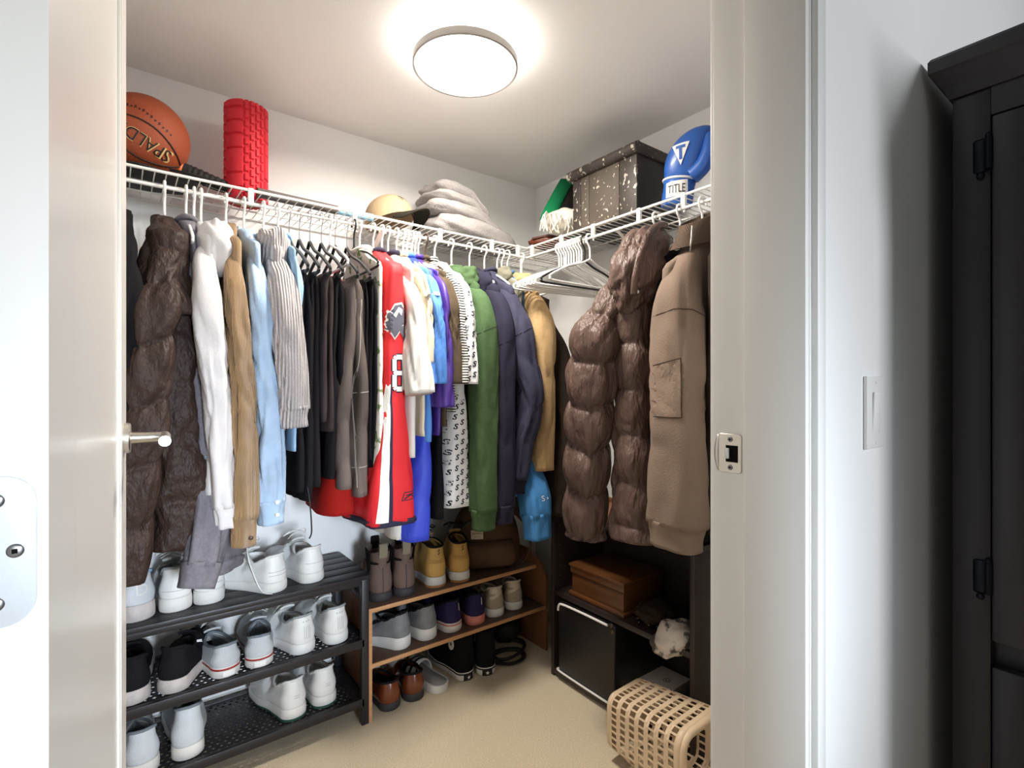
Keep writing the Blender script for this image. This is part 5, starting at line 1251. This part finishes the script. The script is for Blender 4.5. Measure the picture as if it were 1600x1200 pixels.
# wooden shelf, top board
zt_ = 0.4005
def boot(label, loc, rot, side):
    t = thing('chelsea_boot', label, 'boot', loc, rot, GW); t.scale = (1.17, 1.02, 1.08)
    b = shoe('tmp', label, (0, 0, 0), 0, S_boot, S_bootsole, heel=0.030, fore=0.022, collar=((0, .10), (.12, .10), (.3, .10), (.42, .10)), throat=.46, vamp=.075, laces=False, tongue=False, lining=S_elas, side=side, opn=0.9)
    r = b['root']
    for ch in list(r.children): ch.parent = t
    bpy.data.objects.remove(r)
    rings = []
    for z, w, y0, y1 in ((0.105, .030, .006, .130), (0.130, .031, .004, .122), (0.155, .033, .000, .118), (0.172, .034, -.002, .118), (0.172, .030, .002, .112), (0.13, .027, .008, .115)):
        ring = []
        for k in range(32):
            a = 2 * PI * k / 32; ring.append(Vector((w * math.cos(a), (y0 + y1) / 2 + (y1 - y0) / 2 * math.sin(a), z - (0.012 if z > 0.165 else 0) * math.cos(a) ** 2 * (1))))
        rings.append(ring)
    V, F = loft(rings, False, False); sh_ = mesh_obj('shaft', V, F, S_boot, t)
    for sg in (-1, 1):
        V = []; F = []
        rows = []
        for i in range(9):
            v = i / 8; z = lerp(0.078, 0.166, v); w = lerp(0.014, 0.036, v)
            rows.append([Vector((sg * (0.0335 + 0.0015 * v + 0.002 * math.cos(u * 1.2)), 0.062 + w * u, z)) for u in [-1 + 2 * k / 8 for k in range(9)]])
        V, F = loft(rows, closed=False); e = mesh_obj('elastic_gore', V, F, S_elas, t); q = e.modifiers.new('t', 'SOLIDIFY'); q.thickness = 0.003
    for y, sgn in ((-0.002, -1), (0.116, 1)):
        tube('pull_tab', [(-0.0, y, 0.150), (0.0, y + sgn * 0.006, 0.182), (0.0, y + sgn * 0.001, 0.197), (0.0, y - sgn * 0.008, 0.186), (0.0, y - sgn * 0.006, 0.155)], 0.013, mat('grey_webbing', rgb(120, 112, 96), 0.9) if sgn < 0 else S_elas, t, 8, sm=4, flat=0.14, up=Vector((0, 1, 0)))
    decal('back_seam', line2([(0, 0.03), (0, 0.13)], 0.003), (0, 0, 0), (1, 0, 0), (0, 0, 1), b['upper'], S_bootsole, t, off=0.001)
    return t
boot('taupe suede chelsea boot with dark elastic, left of its pair', (0.772, 1.795, zt_), DG(-8), -1)
boot('taupe suede chelsea boot with dark elastic, right beside the wheat trainers', (0.860, 1.785, zt_), DG(-10), 1)
for i, (x, y, a, lb) in enumerate(((1.000, 1.795, -10, 'wheat yellow mid-top trainer beside the taupe boots'), (1.104, 1.785, -14, 'wheat yellow mid-top trainer beside the brown backpack'))):
    g_ = shoe('mid_top', lb, (x, y, zt_), DG(a), S_yel, S_ws, heel=0.036, fore=0.026, collar=((0, .105), (.10, .108), (.25, .112), (.42, .118)), throat=.48, lining=S_blk, insole=S_canv, group=GW, side=-1 if i == 0 else 1, sole2=S_gum, tonguez=0.155, lace_mat=S_blk, vamp=.08)
    decal('pull_tab', poly2((-0.006, -0.016), (0.006, -0.016), (0.006, 0.02), (-0.006, 0.02)), (0.004, 0, 0.125), (1, 0, 0), (0, 0, 1), g_['upper'], S_yel, g_['root'], off=0.004)
    for k in range(3): decal('tab_mark', line2([(-0.004, -0.003), (0.004, 0.003)], 0.003), (0.004, 0, 0.118 + 0.009 * k), (1, 0, 0), (0, 0, 1), g_['upper'], S_ink, g_['root'], off=0.005)
    for k in range(3): decal('heel_groove_shade', line2([(-0.035, 0.006 * k), (0.0, 0.004 * k), (0.035, 0.008 * k)], 0.0016), (0, 0, 0.085), (1, 0, 0), (0, 0, 1), g_['upper'], mat('wheat_groove_shade', rgb(150, 112, 60), 0.8), g_['root'], off=0.001)  # darker wheat lines paint the shade of the heel grooves
# wooden shelf, middle board
zm = 0.2035
for i, (x, y, a, lb) in enumerate(((0.868, 1.795, 26, 'grey suede running shoe with a black side mark beside the bench'), (0.976, 1.795, 16, 'grey suede running shoe with a black side mark next to the navy pair'))):
    g_ = shoe('sneaker', lb, (x, y, zm), DG(a), S_greys, S_ws, heel=0.040, fore=0.026, lining=S_blk, lace_mat=S_bluel, group=GW, side=-1 if i == 0 else 1); swoosh(g_, S_ink, 1, z=0.070, y=0.13); swoosh(g_, S_ink, -1, z=0.070, y=0.13)
for i, (x, y, a, lb) in enumerate(((1.082, 1.790, 6, 'navy knit running shoe with a pale sole, left of its pair'), (1.186, 1.785, -6, 'navy knit running shoe with a coral sole, next to the beige pair'))):
    g_ = shoe('sneaker', lb, (x, y, zm), DG(a), S_navys, S_ws if i == 0 else S_pink, heel=0.034, fore=0.024, lining=S_blk, stripe=S_pink, group=GW, side=-1 if i == 0 else 1)
    decal('heel_mark', line2([(0.012, -0.012), (0.014, 0.012)], 0.003), (0, 0, 0.085), (1, 0, 0), (0, 0, 1), g_['upper'], F_printw, g_['root'], off=0.0015)
for i, (x, y, a, lb) in enumerate(((1.290, 1.797, -12, 'beige mesh running shoe with crossed heel bands, left of its pair'), (1.396, 1.805, -16, 'beige mesh running shoe at the right end of the wooden shelf'))):
    g_ = shoe('sneaker', lb, (x, y, zm), DG(a), S_beige, S_ws, heel=0.032, fore=0.024, lining=S_beigel, group=GW, side=-1 if i == 0 else 1)
    decal('heel_band', line2([(-0.045, 0.0), (-0.02, 0.006), (0.015, 0.022), (0.045, 0.03)], 0.010), (0, 0, 0.068), (1, 0, 0), (0, 0, 1), g_['upper'], S_beigel, g_['root'], off=0.0016)
    decal('heel_band', poly2((-0.026, -0.012), (0.026, -0.012), (0.02, 0.014), (-0.02, 0.014)), (0, 0, 0.100), (1, 0, 0), (0, 0, 1), g_['upper'], S_beigel, g_['root'], off=0.0012)
# floor in front of / under the wooden shelf
GF = 'shoes on the carpet'
for i, (x, y, a, lb) in enumerate(((0.798, 1.772, -4, 'polished cognac leather loafer beside the black bench leg'), (0.894, 1.772, -8, 'polished cognac leather loafer next to the striped slide'))):
    shoe('loafer', lb, (x, y, 0.001), DG(a), S_loaf, S_bootsole, heel=0.026, fore=0.014, collar=((0, .066), (.12, .062), (.3, .050), (.5, .056)), throat=.56, vamp=.055, toe=.036, laces=False, tongue=False, lining=S_blk, insole=S_blk, group=GF, side=-1 if i == 0 else 1, flare=1.04, opn=.85)
for i, (x, y, a, lb) in enumerate(((1.126, 1.772, -2, 'black canvas high-top with white laces beside the striped slide'), (1.206, 1.752, -22, 'black canvas high-top with a round ankle patch under the shelf'))):
    g_ = shoe('high_top', lb, (x, y, 0.001), DG(a), S_blkc, S_ws, heel=0.030, fore=0.026, collar=((0, .128), (.10, .130), (.25, .130), (.40, .132)), throat=.46, vamp=.068, lining=S_blkc, group=GF, side=-1 if i == 0 else 1, tonguez=0.16, stripe=S_ink, opn=.9, flare=1.05, L=0.28)
    lb_ = decal('heel_label', poly2((-0.018, -0.011), (0.018, -0.011), (0.018, 0.011), (-0.018, 0.011)), (0, 0, 0.014), (1, 0, 0), (0, 0, 1), g_['sole'], S_ink, g_['root'], off=0.003)
    decal('heel_star', poly2(*[((0.008 if k % 2 == 0 else 0.0032) * math.sin(k * PI / 5), (0.008 if k % 2 == 0 else 0.0032) * math.cos(k * PI / 5)) for k in range(10)]), (0, 0, 0.014), (1, 0, 0), (0, 0, 1), g_['sole'], F_printw, lb_, off=0.0045)
    el = [(0.020 * math.cos(2 * PI * k / 24), 0.020 * math.sin(2 * PI * k / 24)) for k in range(24)]
    r = Vector((0.2, -0.98, 0))
    pp = decal('ankle_patch', poly2(*el), (0, 0.070, 0.120), r, (0, 0, 1), g_['upper'], F_printw, g_['root'], off=0.0035)
    decal('ankle_star', poly2(*[((0.009 if k % 2 == 0 else 0.0036) * math.sin(k * PI / 5), (0.009 if k % 2 == 0 else 0.0036) * math.cos(k * PI / 5)) for k in range(10)]), (0, 0.070, 0.120), r, (0, 0, 1), g_['upper'], F_print, pp, off=0.005)
# striped slide
sl_ = thing('slide_sandal', 'white slide sandal with black striped strap on the carpet', 'sandal', (1.010, 1.762, 0.001), DG(12), GF); sl_.scale = (1.12, 1.0, 1.05)
SLm = mat('slide_white_foam', rgb(226, 226, 224), 0.6)
def sl_out(z, k_):
    pts = [Vector((hwid(s) * k_ * 1.12, s * 0.29, z)) for s in SS] + [Vector((-hwid(s) * k_ * 1.12, s * 0.29, z)) for s in SS[-2:0:-1]]
    return pts
V, F = loft([sl_out(0, .97), sl_out(.004, 1.0), sl_out(.022, 1.02), sl_out(.028, .99)]); mesh_obj('footbed', V, F, SLm, sl_, autos=0.8)
V, F = loft([sl_out(.028, .80), sl_out(.0295, .74)]); mesh_obj('insole', V, F, mat('slide_grey_pad', rgb(150, 148, 148), 0.8), sl_)
def strap(v0, v1, m, lift):
    rows = []
    for i in range(5):
        v = lerp(v0, v1, i / 4); s = lerp(0.44, 0.82, v)
        rows.append([Vector(((hwid(s) * 1.16 + lift) * math.cos(a), s * 0.29, 0.012 + (0.066 - 0.012 * v + lift) * max(0, math.sin(a)) ** 0.8)) for a in [PI * k / 18 for k in range(19)]])
    V, F = loft(rows, closed=False); o = mesh_obj('strap' if lift == 0 else 'strap_stripe', V, F, m, sl_); q = o.modifiers.new('t', 'SOLIDIFY'); q.thickness = 0.004
strap(0, 1, SLm, 0.0)
for k in range(3): strap(0.16 + 0.25 * k, 0.26 + 0.25 * k, S_ink, 0.0012)

# ------------------------------------------------------------------ backpack on the wooden shelf
M_bpk = mat('brown_canvas_pack', rgb(92, 70, 52), 0.85, bump=('noise', 220, 0.4), var=0.25, vscale=9)
bp_ = thing('backpack', 'brown canvas backpack with a woven label on the wooden shelf', 'backpack', (1.315, 1.925, 0.4005), DG(-24))
rings = []
for z, w, d in ((0, .135, .085), (0.02, .150, .100), (0.07, .155, .105), (0.13, .15, .10), (0.19, .138, .09), (0.24, .11, .075), (0.275, .07, .05), (0.285, .03, .02)):
    rings.append([Vector((w * math.copysign(abs(math.cos(a)) ** 0.7, math.cos(a)) * (1 + .05 * nz((a, z * 8, 1), 1)), d * math.copysign(abs(math.sin(a)) ** 0.7, math.sin(a)) * (1 + .08 * nz((a, z * 9, 4), 1)), z)) for a in [2 * PI * k / 48 for k in range(48)]])
V, F = loft(rings); bpb = mesh_obj('body', V, F, M_bpk, bp_); q = bpb.modifiers.new('s', 'SUBSURF'); q.levels = 1; q.render_levels = 1
rings = []
for z, w, d in ((0.012, .105, .02), (0.03, .118, .035), (0.10, .115, .038), (0.125, .10, .02)):
    rings.append([Vector((w * math.copysign(abs(math.cos(a)) ** 0.6, math.cos(a)), -0.095 + d * math.sin(a), z)) for a in [2 * PI * k / 36 for k in range(36)]])
V, F = loft(rings); pkt = mesh_obj('front_pocket', V, F, M_bpk, bp_)
wl_ = decal('woven_label', poly2((-0.026, -0.018), (0.026, -0.018), (0.026, 0.018), (-0.026, 0.018)), (-0.055, -0.1, 0.155), (1, 0, 0), (0, 0, 1), bpb, mat('label_cream', rgb(196, 184, 160), 0.9), bp_, off=0.006)
decal('label_lettering', text_geo('Herschel', 0.012), (-0.055, -0.1, 0.160), (1, 0, 0), (0, 0, 1), bpb, S_ink, wl_, off=0.0075, maxe=0.006)
decal('label_lettering', text_geo('SUPPLY CO', 0.0055), (-0.055, -0.1, 0.147), (1, 0, 0), (0, 0, 1), bpb, S_ink, wl_, off=0.0075, maxe=0.006)
decal('yellow_tag', poly2((-0.024, -0.006), (0.024, -0.006), (0.024, 0.006), (-0.024, 0.006)), (-0.005, -0.1, 0.215), (1, 0, 0), (0, 0, 1), bpb, mat('tag_ochre', rgb(196, 164, 72), 0.8), bp_, off=0.006)
tube('zip', [(-0.13, -0.055, 0.10), (-0.12, -0.075, 0.18), (-0.07, -0.085, 0.215), (0.0, -0.088, 0.222), (0.07, -0.085, 0.215), (0.12, -0.07, 0.17)], 0.004, S_ink, bp_, 6, sm=5)
tube('strap', [(0.13, -0.02, 0.22), (0.18, -0.07, 0.16), (0.185, -0.09, 0.08), (0.15, -0.08, 0.015)], 0.018, M_bpk, bp_, 8, sm=5, flat=0.3)
# coiled black strap under the shelf
tube_pts = [(0.0, 0.0, 0.012), (0.06, -0.05, 0.012), (0.13, -0.04, 0.012), (0.15, 0.02, 0.014), (0.10, 0.06, 0.014), (0.03, 0.05, 0.02), (0.02, -0.01, 0.024), (0.08, -0.03, 0.026), (0.16, 0.0, 0.024), (0.20, 0.06, 0.02), (0.17, 0.12, 0.02)]
cs = thing('coiled_strap', 'black strap lying in loops on the carpet under the wooden shelf', 'strap', (1.275, 1.80, 0.0))
tube('webbing', tube_pts, 0.011, M_blk, cs, 8, sm=6, flat=0.6)
V, F = ellip_geo((0.17, 0.14, 0.06), 0.075, 0.06, 0.06, 28, 18, lambda d: 1 + .15 * nz(d, 2.5, 2)); mesh_obj('pouch', V, F, M_nyl, cs)

# ------------------------------------------------------------------ dark bookcase against the back wall
M_book = mat('espresso_laminate', rgb(44, 34, 32), 0.4, var=0.2, vscale=6, bump=('noise', 40, 0.05))
bc = thing('bookcase', 'low espresso brown bookcase with peg holes under the hanging coats', 'bookcase', (0, 0, 0))
KX0, KX1, KY0, KY1, KH = 1.427, 1.725, 0.935, 1.607, 0.665
box('side_panel', KX0, KX1, KY1 - 0.018, KY1, 0, KH, M_book, bc, bev=0.001)
box('side_panel', KX0, KX1, KY0, KY0 + 0.018, 0, KH, M_book, bc, bev=0.001)
tp = box('top_board', KX0 - 0.004, KX1, KY0, KY1, KH, KH + 0.018, M_book, bc, bev=0.001)
box('back_panel', KX1 - 0.006, KX1, KY0 + 0.018, KY1 - 0.018, 0.0, KH, M_book, bc)
box('shelf_board', KX0 + 0.004, KX1 - 0.006, KY0 + 0.018, KY1 - 0.018, 0.332, 0.352, M_book, bc, bev=0.001)
box('base_board', KX0, KX1 - 0.006, KY0 + 0.018, KY1 - 0.018, 0.012, 0.034, M_book, bc, bev=0.001)
M_peg = mat('peg_hole_pale', rgb(120, 100, 84), 0.8)
p0 = None
for k in range(14):
    z = 0.07 + 0.042 * k
    if p0 is None:
        V, F = lathe_geo([(0.0001, 0.0006), (0.0022, 0.0006), (0.0026, 0)], 10)
        p0 = mesh_obj('peg_hole', V, F, M_peg, bc); p0.location = (KX0 + 0.035, KY1 - 0.018, z); p0.rotation_euler = (PI / 2, 0, 0)
    else: share('peg_hole', p0, bc, (KX0 + 0.035, KY1 - 0.018, z), (PI / 2, 0, 0))
# wooden board on the bookcase top
wb = thing('wooden_tray', 'brown wooden tray edge showing on the bookcase under the puffer jacket', 'tray', (1.565, 1.36, KH + 0.0185))
box('board', -0.13, 0.13, -0.16, 0.17, 0, 0.012, M_oakside, wb, bev=0.002)
for a in ((-0.13, -0.118, -0.16, 0.17), (0.118, 0.13, -0.16, 0.17)): box('rim', a[0], a[1], a[2], a[3], 0.012, 0.030, M_oakside, wb, bev=0.002)
# black storage cube with white piping
kb = thing('storage_cube', 'black fabric storage cube with white piping in the bookcase', 'storage cube', (1.420, 1.256, 0.0345))
M_cube = mat('black_faux_leather', rgb(26, 23, 23), 0.4, bump=('noise', 90, 0.2), var=0.15)
box('body', 0, 0.29, 0, 0.300, 0, 0.288, M_cube, kb, bev=0.008, seg=3)
tube('piping', [(-0.002, 0.298, 0.250), (-0.004, 0.292, 0.270), (-0.004, 0.27, 0.282), (-0.004, 0.15, 0.286), (-0.004, 0.03, 0.286)], 0.0045, M_plasticw, kb, 8, sm=5)
tube('piping', [(-0.003, 0.294, 0.016), (-0.004, 0.29, 0.008), (-0.004, 0.15, 0.005), (-0.004, 0.01, 0.005)], 0.004, M_plasticw, kb, 8, sm=5)
for y, z in ((0.008, 0.272), (0.012, 0.292)):
    V, F = ellip_geo((-0.004, y, z), 0.004, 0.009, 0.009, 14, 10); mesh_obj('metal_corner', V, F, mat('aged_brass', rgb(96, 84, 64), 0.4, 0.8), kb)
# wooden chest on the shelf
wc = thing('wooden_chest', 'honey brown wooden chest with moulded edges on the bookcase shelf', 'chest', (1.452, 1.24, 0.3525))
M_chest = mat('honey_chest_wood', rgb(96, 58, 28), 0.4, var=0.4, vscale=6, stretch=(5, .7, 5), bump=('noise', 40, 0.1), coat=0.2)
box('body', 0.006, 0.23, 0.006, 0.274, 0.012, 0.085, M_chest, wc, bev=0.002)
box('base_moulding', -0.006, 0.236, -0.004, 0.284, 0.0, 0.016, M_chest, wc, bev=0.004)
ld = box('lid', 0.0, 0.232, 0.0, 0.280, 0.088, 0.124, M_chest, wc, bev=0.004)
box('lid_lip', -0.005, 0.236, -0.004, 0.284, 0.116, 0.127, M_chest, ld, bev=0.003)
# folded camouflage cloth and pale cloth on the shelf
fc = thing('dark_cloth', 'crumpled dark brown cloth beside the wooden chest', 'cloth', (1.52, 1.155, 0.3525))
V, F = ellip_geo((0, 0, 0.035), 0.075, 0.065, 0.036, 32, 20, lambda d: 1 + .25 * nz(d, 2.6, 5) + .1 * nz(d, 6, 1)); mesh_obj('folds', V, F, mat('dark_brown_cloth', rgb(50, 40, 32), 0.9, bump=('noise', 80, .5), var=.3), fc)
for k in range(9): 
    V, F = ellip_geo((-0.07 + 0.012 * (k % 3), -0.02 + 0.014 * k - 0.05, 0.012 + 0.006 * (k % 2)), 0.006, 0.006, 0.006, 10, 8); mesh_obj('bead', V, F, mat('black_bead', rgb(20, 18, 18), 0.15), fc)
pc = thing('camouflage_cloth', 'pale grey camouflage cloth hanging over the bookcase shelf', 'cloth', (1.452, 1.032, 0.3525), DG(-15))
def clf(d): return 1 + .22 * nz(d, 2.2, 8) + .08 * nz(d, 5, 2)
V, F = ellip_geo((0.02, 0, 0.010), 0.090, 0.062, 0.052, 36, 24, clf)
V = [Vector((v.x, v.y, v.z if v.x > -0.02 else v.z - 0.02 * min(1, (-0.02 - v.x) / 0.04))) for v in V]
mesh_obj('folds', V, F, mat('camouflage_print', rgb(206, 196, 184), 0.9, pattern='noise', pscale=16, col2=rgb(92, 86, 82), pmap=(.5, .56), bump=('noise', 90, .3)), pc)
# white product box
wbx = thing('white_box', 'small white cardboard box with a dark logo on the bookcase base', 'box', (1.512, 1.128, 0.0345), DG(2))
M_card = mat('white_card', rgb(226, 216, 208), 0.5)
wbb = box('body', 0, 0.19, 0, 0.130, 0, 0.060, M_card, wbx, bev=0.001)
lidw = box('lid', -0.001, 0.191, -0.001, 0.131, 0.036, 0.0612, M_card, wbx, bev=0.001)
hexo = [(0.015 * math.cos(PI / 3 * k + .5) * q, 0.015 * math.sin(PI / 3 * k + .5) * q) for q in (1, .8) for k in range(6)]
decal('logo', (hexo, [[i, (i + 1) % 6, 6 + (i + 1) % 6, 6 + i] for i in range(6)]), (0.115, 0.05, 0.1), (0, -1, 0), (1, 0, 0), lidw, S_ink, wbx, off=0.0006)
decal('logo', line2([(-0.006, 0.004), (0.0, -0.006), (0.007, 0.004)], 0.0025), (0.115, 0.05, 0.1), (0, -1, 0), (1, 0, 0), lidw, S_ink, wbx, off=0.0006)
# plastic laundry basket by the door jamb
M_bsk = mat('beige_basket_plastic', rgb(214, 190, 160), 0.45)
lb = thing('laundry_basket', 'beige slotted plastic laundry basket lying on its side by the door jamb', 'basket', (1.325, 1.125, 0.124))
lb.rotation_euler = (PI / 2, 0, DG(2))
def bring(z, k_, r=0.04, w=0.116, d=0.108):
    pts = []
    for cx_, cy_, a0 in ((w - r, d - r, 0), (-w + r, d - r, 90), (-w + r, -d + r, 180), (w - r, -d + r, 270)):
        for k in range(6):
            a = math.radians(a0 + 18 * k); pts.append(Vector(((cx_ + r * math.cos(a)) * k_, (cy_ + r * math.sin(a)) * k_, z)))
    return pts
def bpt(t, z):
    """point on the tapered basket wall: t in 0..1 round the rim"""
    k_ = lerp(0.80, 1.0, z / 0.285); R0 = bring(z, k_); n = len(R0)
    seg = [(R0[(i + 1) % n] - R0[i]).length for i in range(n)]; tot = sum(seg); q = t % 1.0 * tot
    for i in range(n):
        if q <= seg[i]: return R0[i].lerp(R0[(i + 1) % n], q / seg[i])
        q -= seg[i]
    return R0[0]
rims = bring(0.285, 1.0)
V, F = tube_geo(rims, 0.012, 10, closed=True, flat=1.0); mesh_obj('rim', V, F, M_bsk, lb)
V, F = loft([bring(0.285, 1.0), bring(0.283, 1.10), bring(0.266, 1.115), bring(0.264, 1.09)], False, False); o = mesh_obj('rim_lip', V, F, M_bsk, lb); q = o.modifiers.new('t', 'SOLIDIFY'); q.thickness = 0.003
V, F = loft([bring(0.0, 0.79), bring(0.004, 0.80), bring(0.012, 0.805)], True, False); o = mesh_obj('bottom', V, F, M_bsk, lb); q = o.modifiers.new('t', 'SOLIDIFY'); q.thickness = 0.003
V = []; F = []; nz_, nt_ = 7, 34
for r in range(nz_):
    z0 = 0.012 + (0.265 - 0.012) * r / nz_; z1 = 0.012 + (0.265 - 0.012) * (r + 1) / nz_; off_ = 0.5 * (r % 2) / nt_
    for c in range(nt_):
        t0, t1 = c / nt_ + off_, (c + 1) / nt_ + off_
        a, b = (t1 - t0) * 0.13, (z1 - z0) * 0.22
        k = len(V)
        V += [bpt(t0, z0), bpt(t1, z0), bpt(t1, z1), bpt(t0, z1), bpt(t0 + a, z0 + b), bpt(t1 - a, z0 + b), bpt(t1 - a, z1 - b), bpt(t0 + a, z1 - b)]
        F += [[k, k + 1, k + 5, k + 4], [k + 1, k + 2, k + 6, k + 5], [k + 2, k + 3, k + 7, k + 6], [k + 3, k, k + 4, k + 7]]
o = mesh_obj('slotted_wall', V, F, M_bsk, lb, smooth=False); q = o.modifiers.new('t', 'SOLIDIFY'); q.thickness = 0.0025
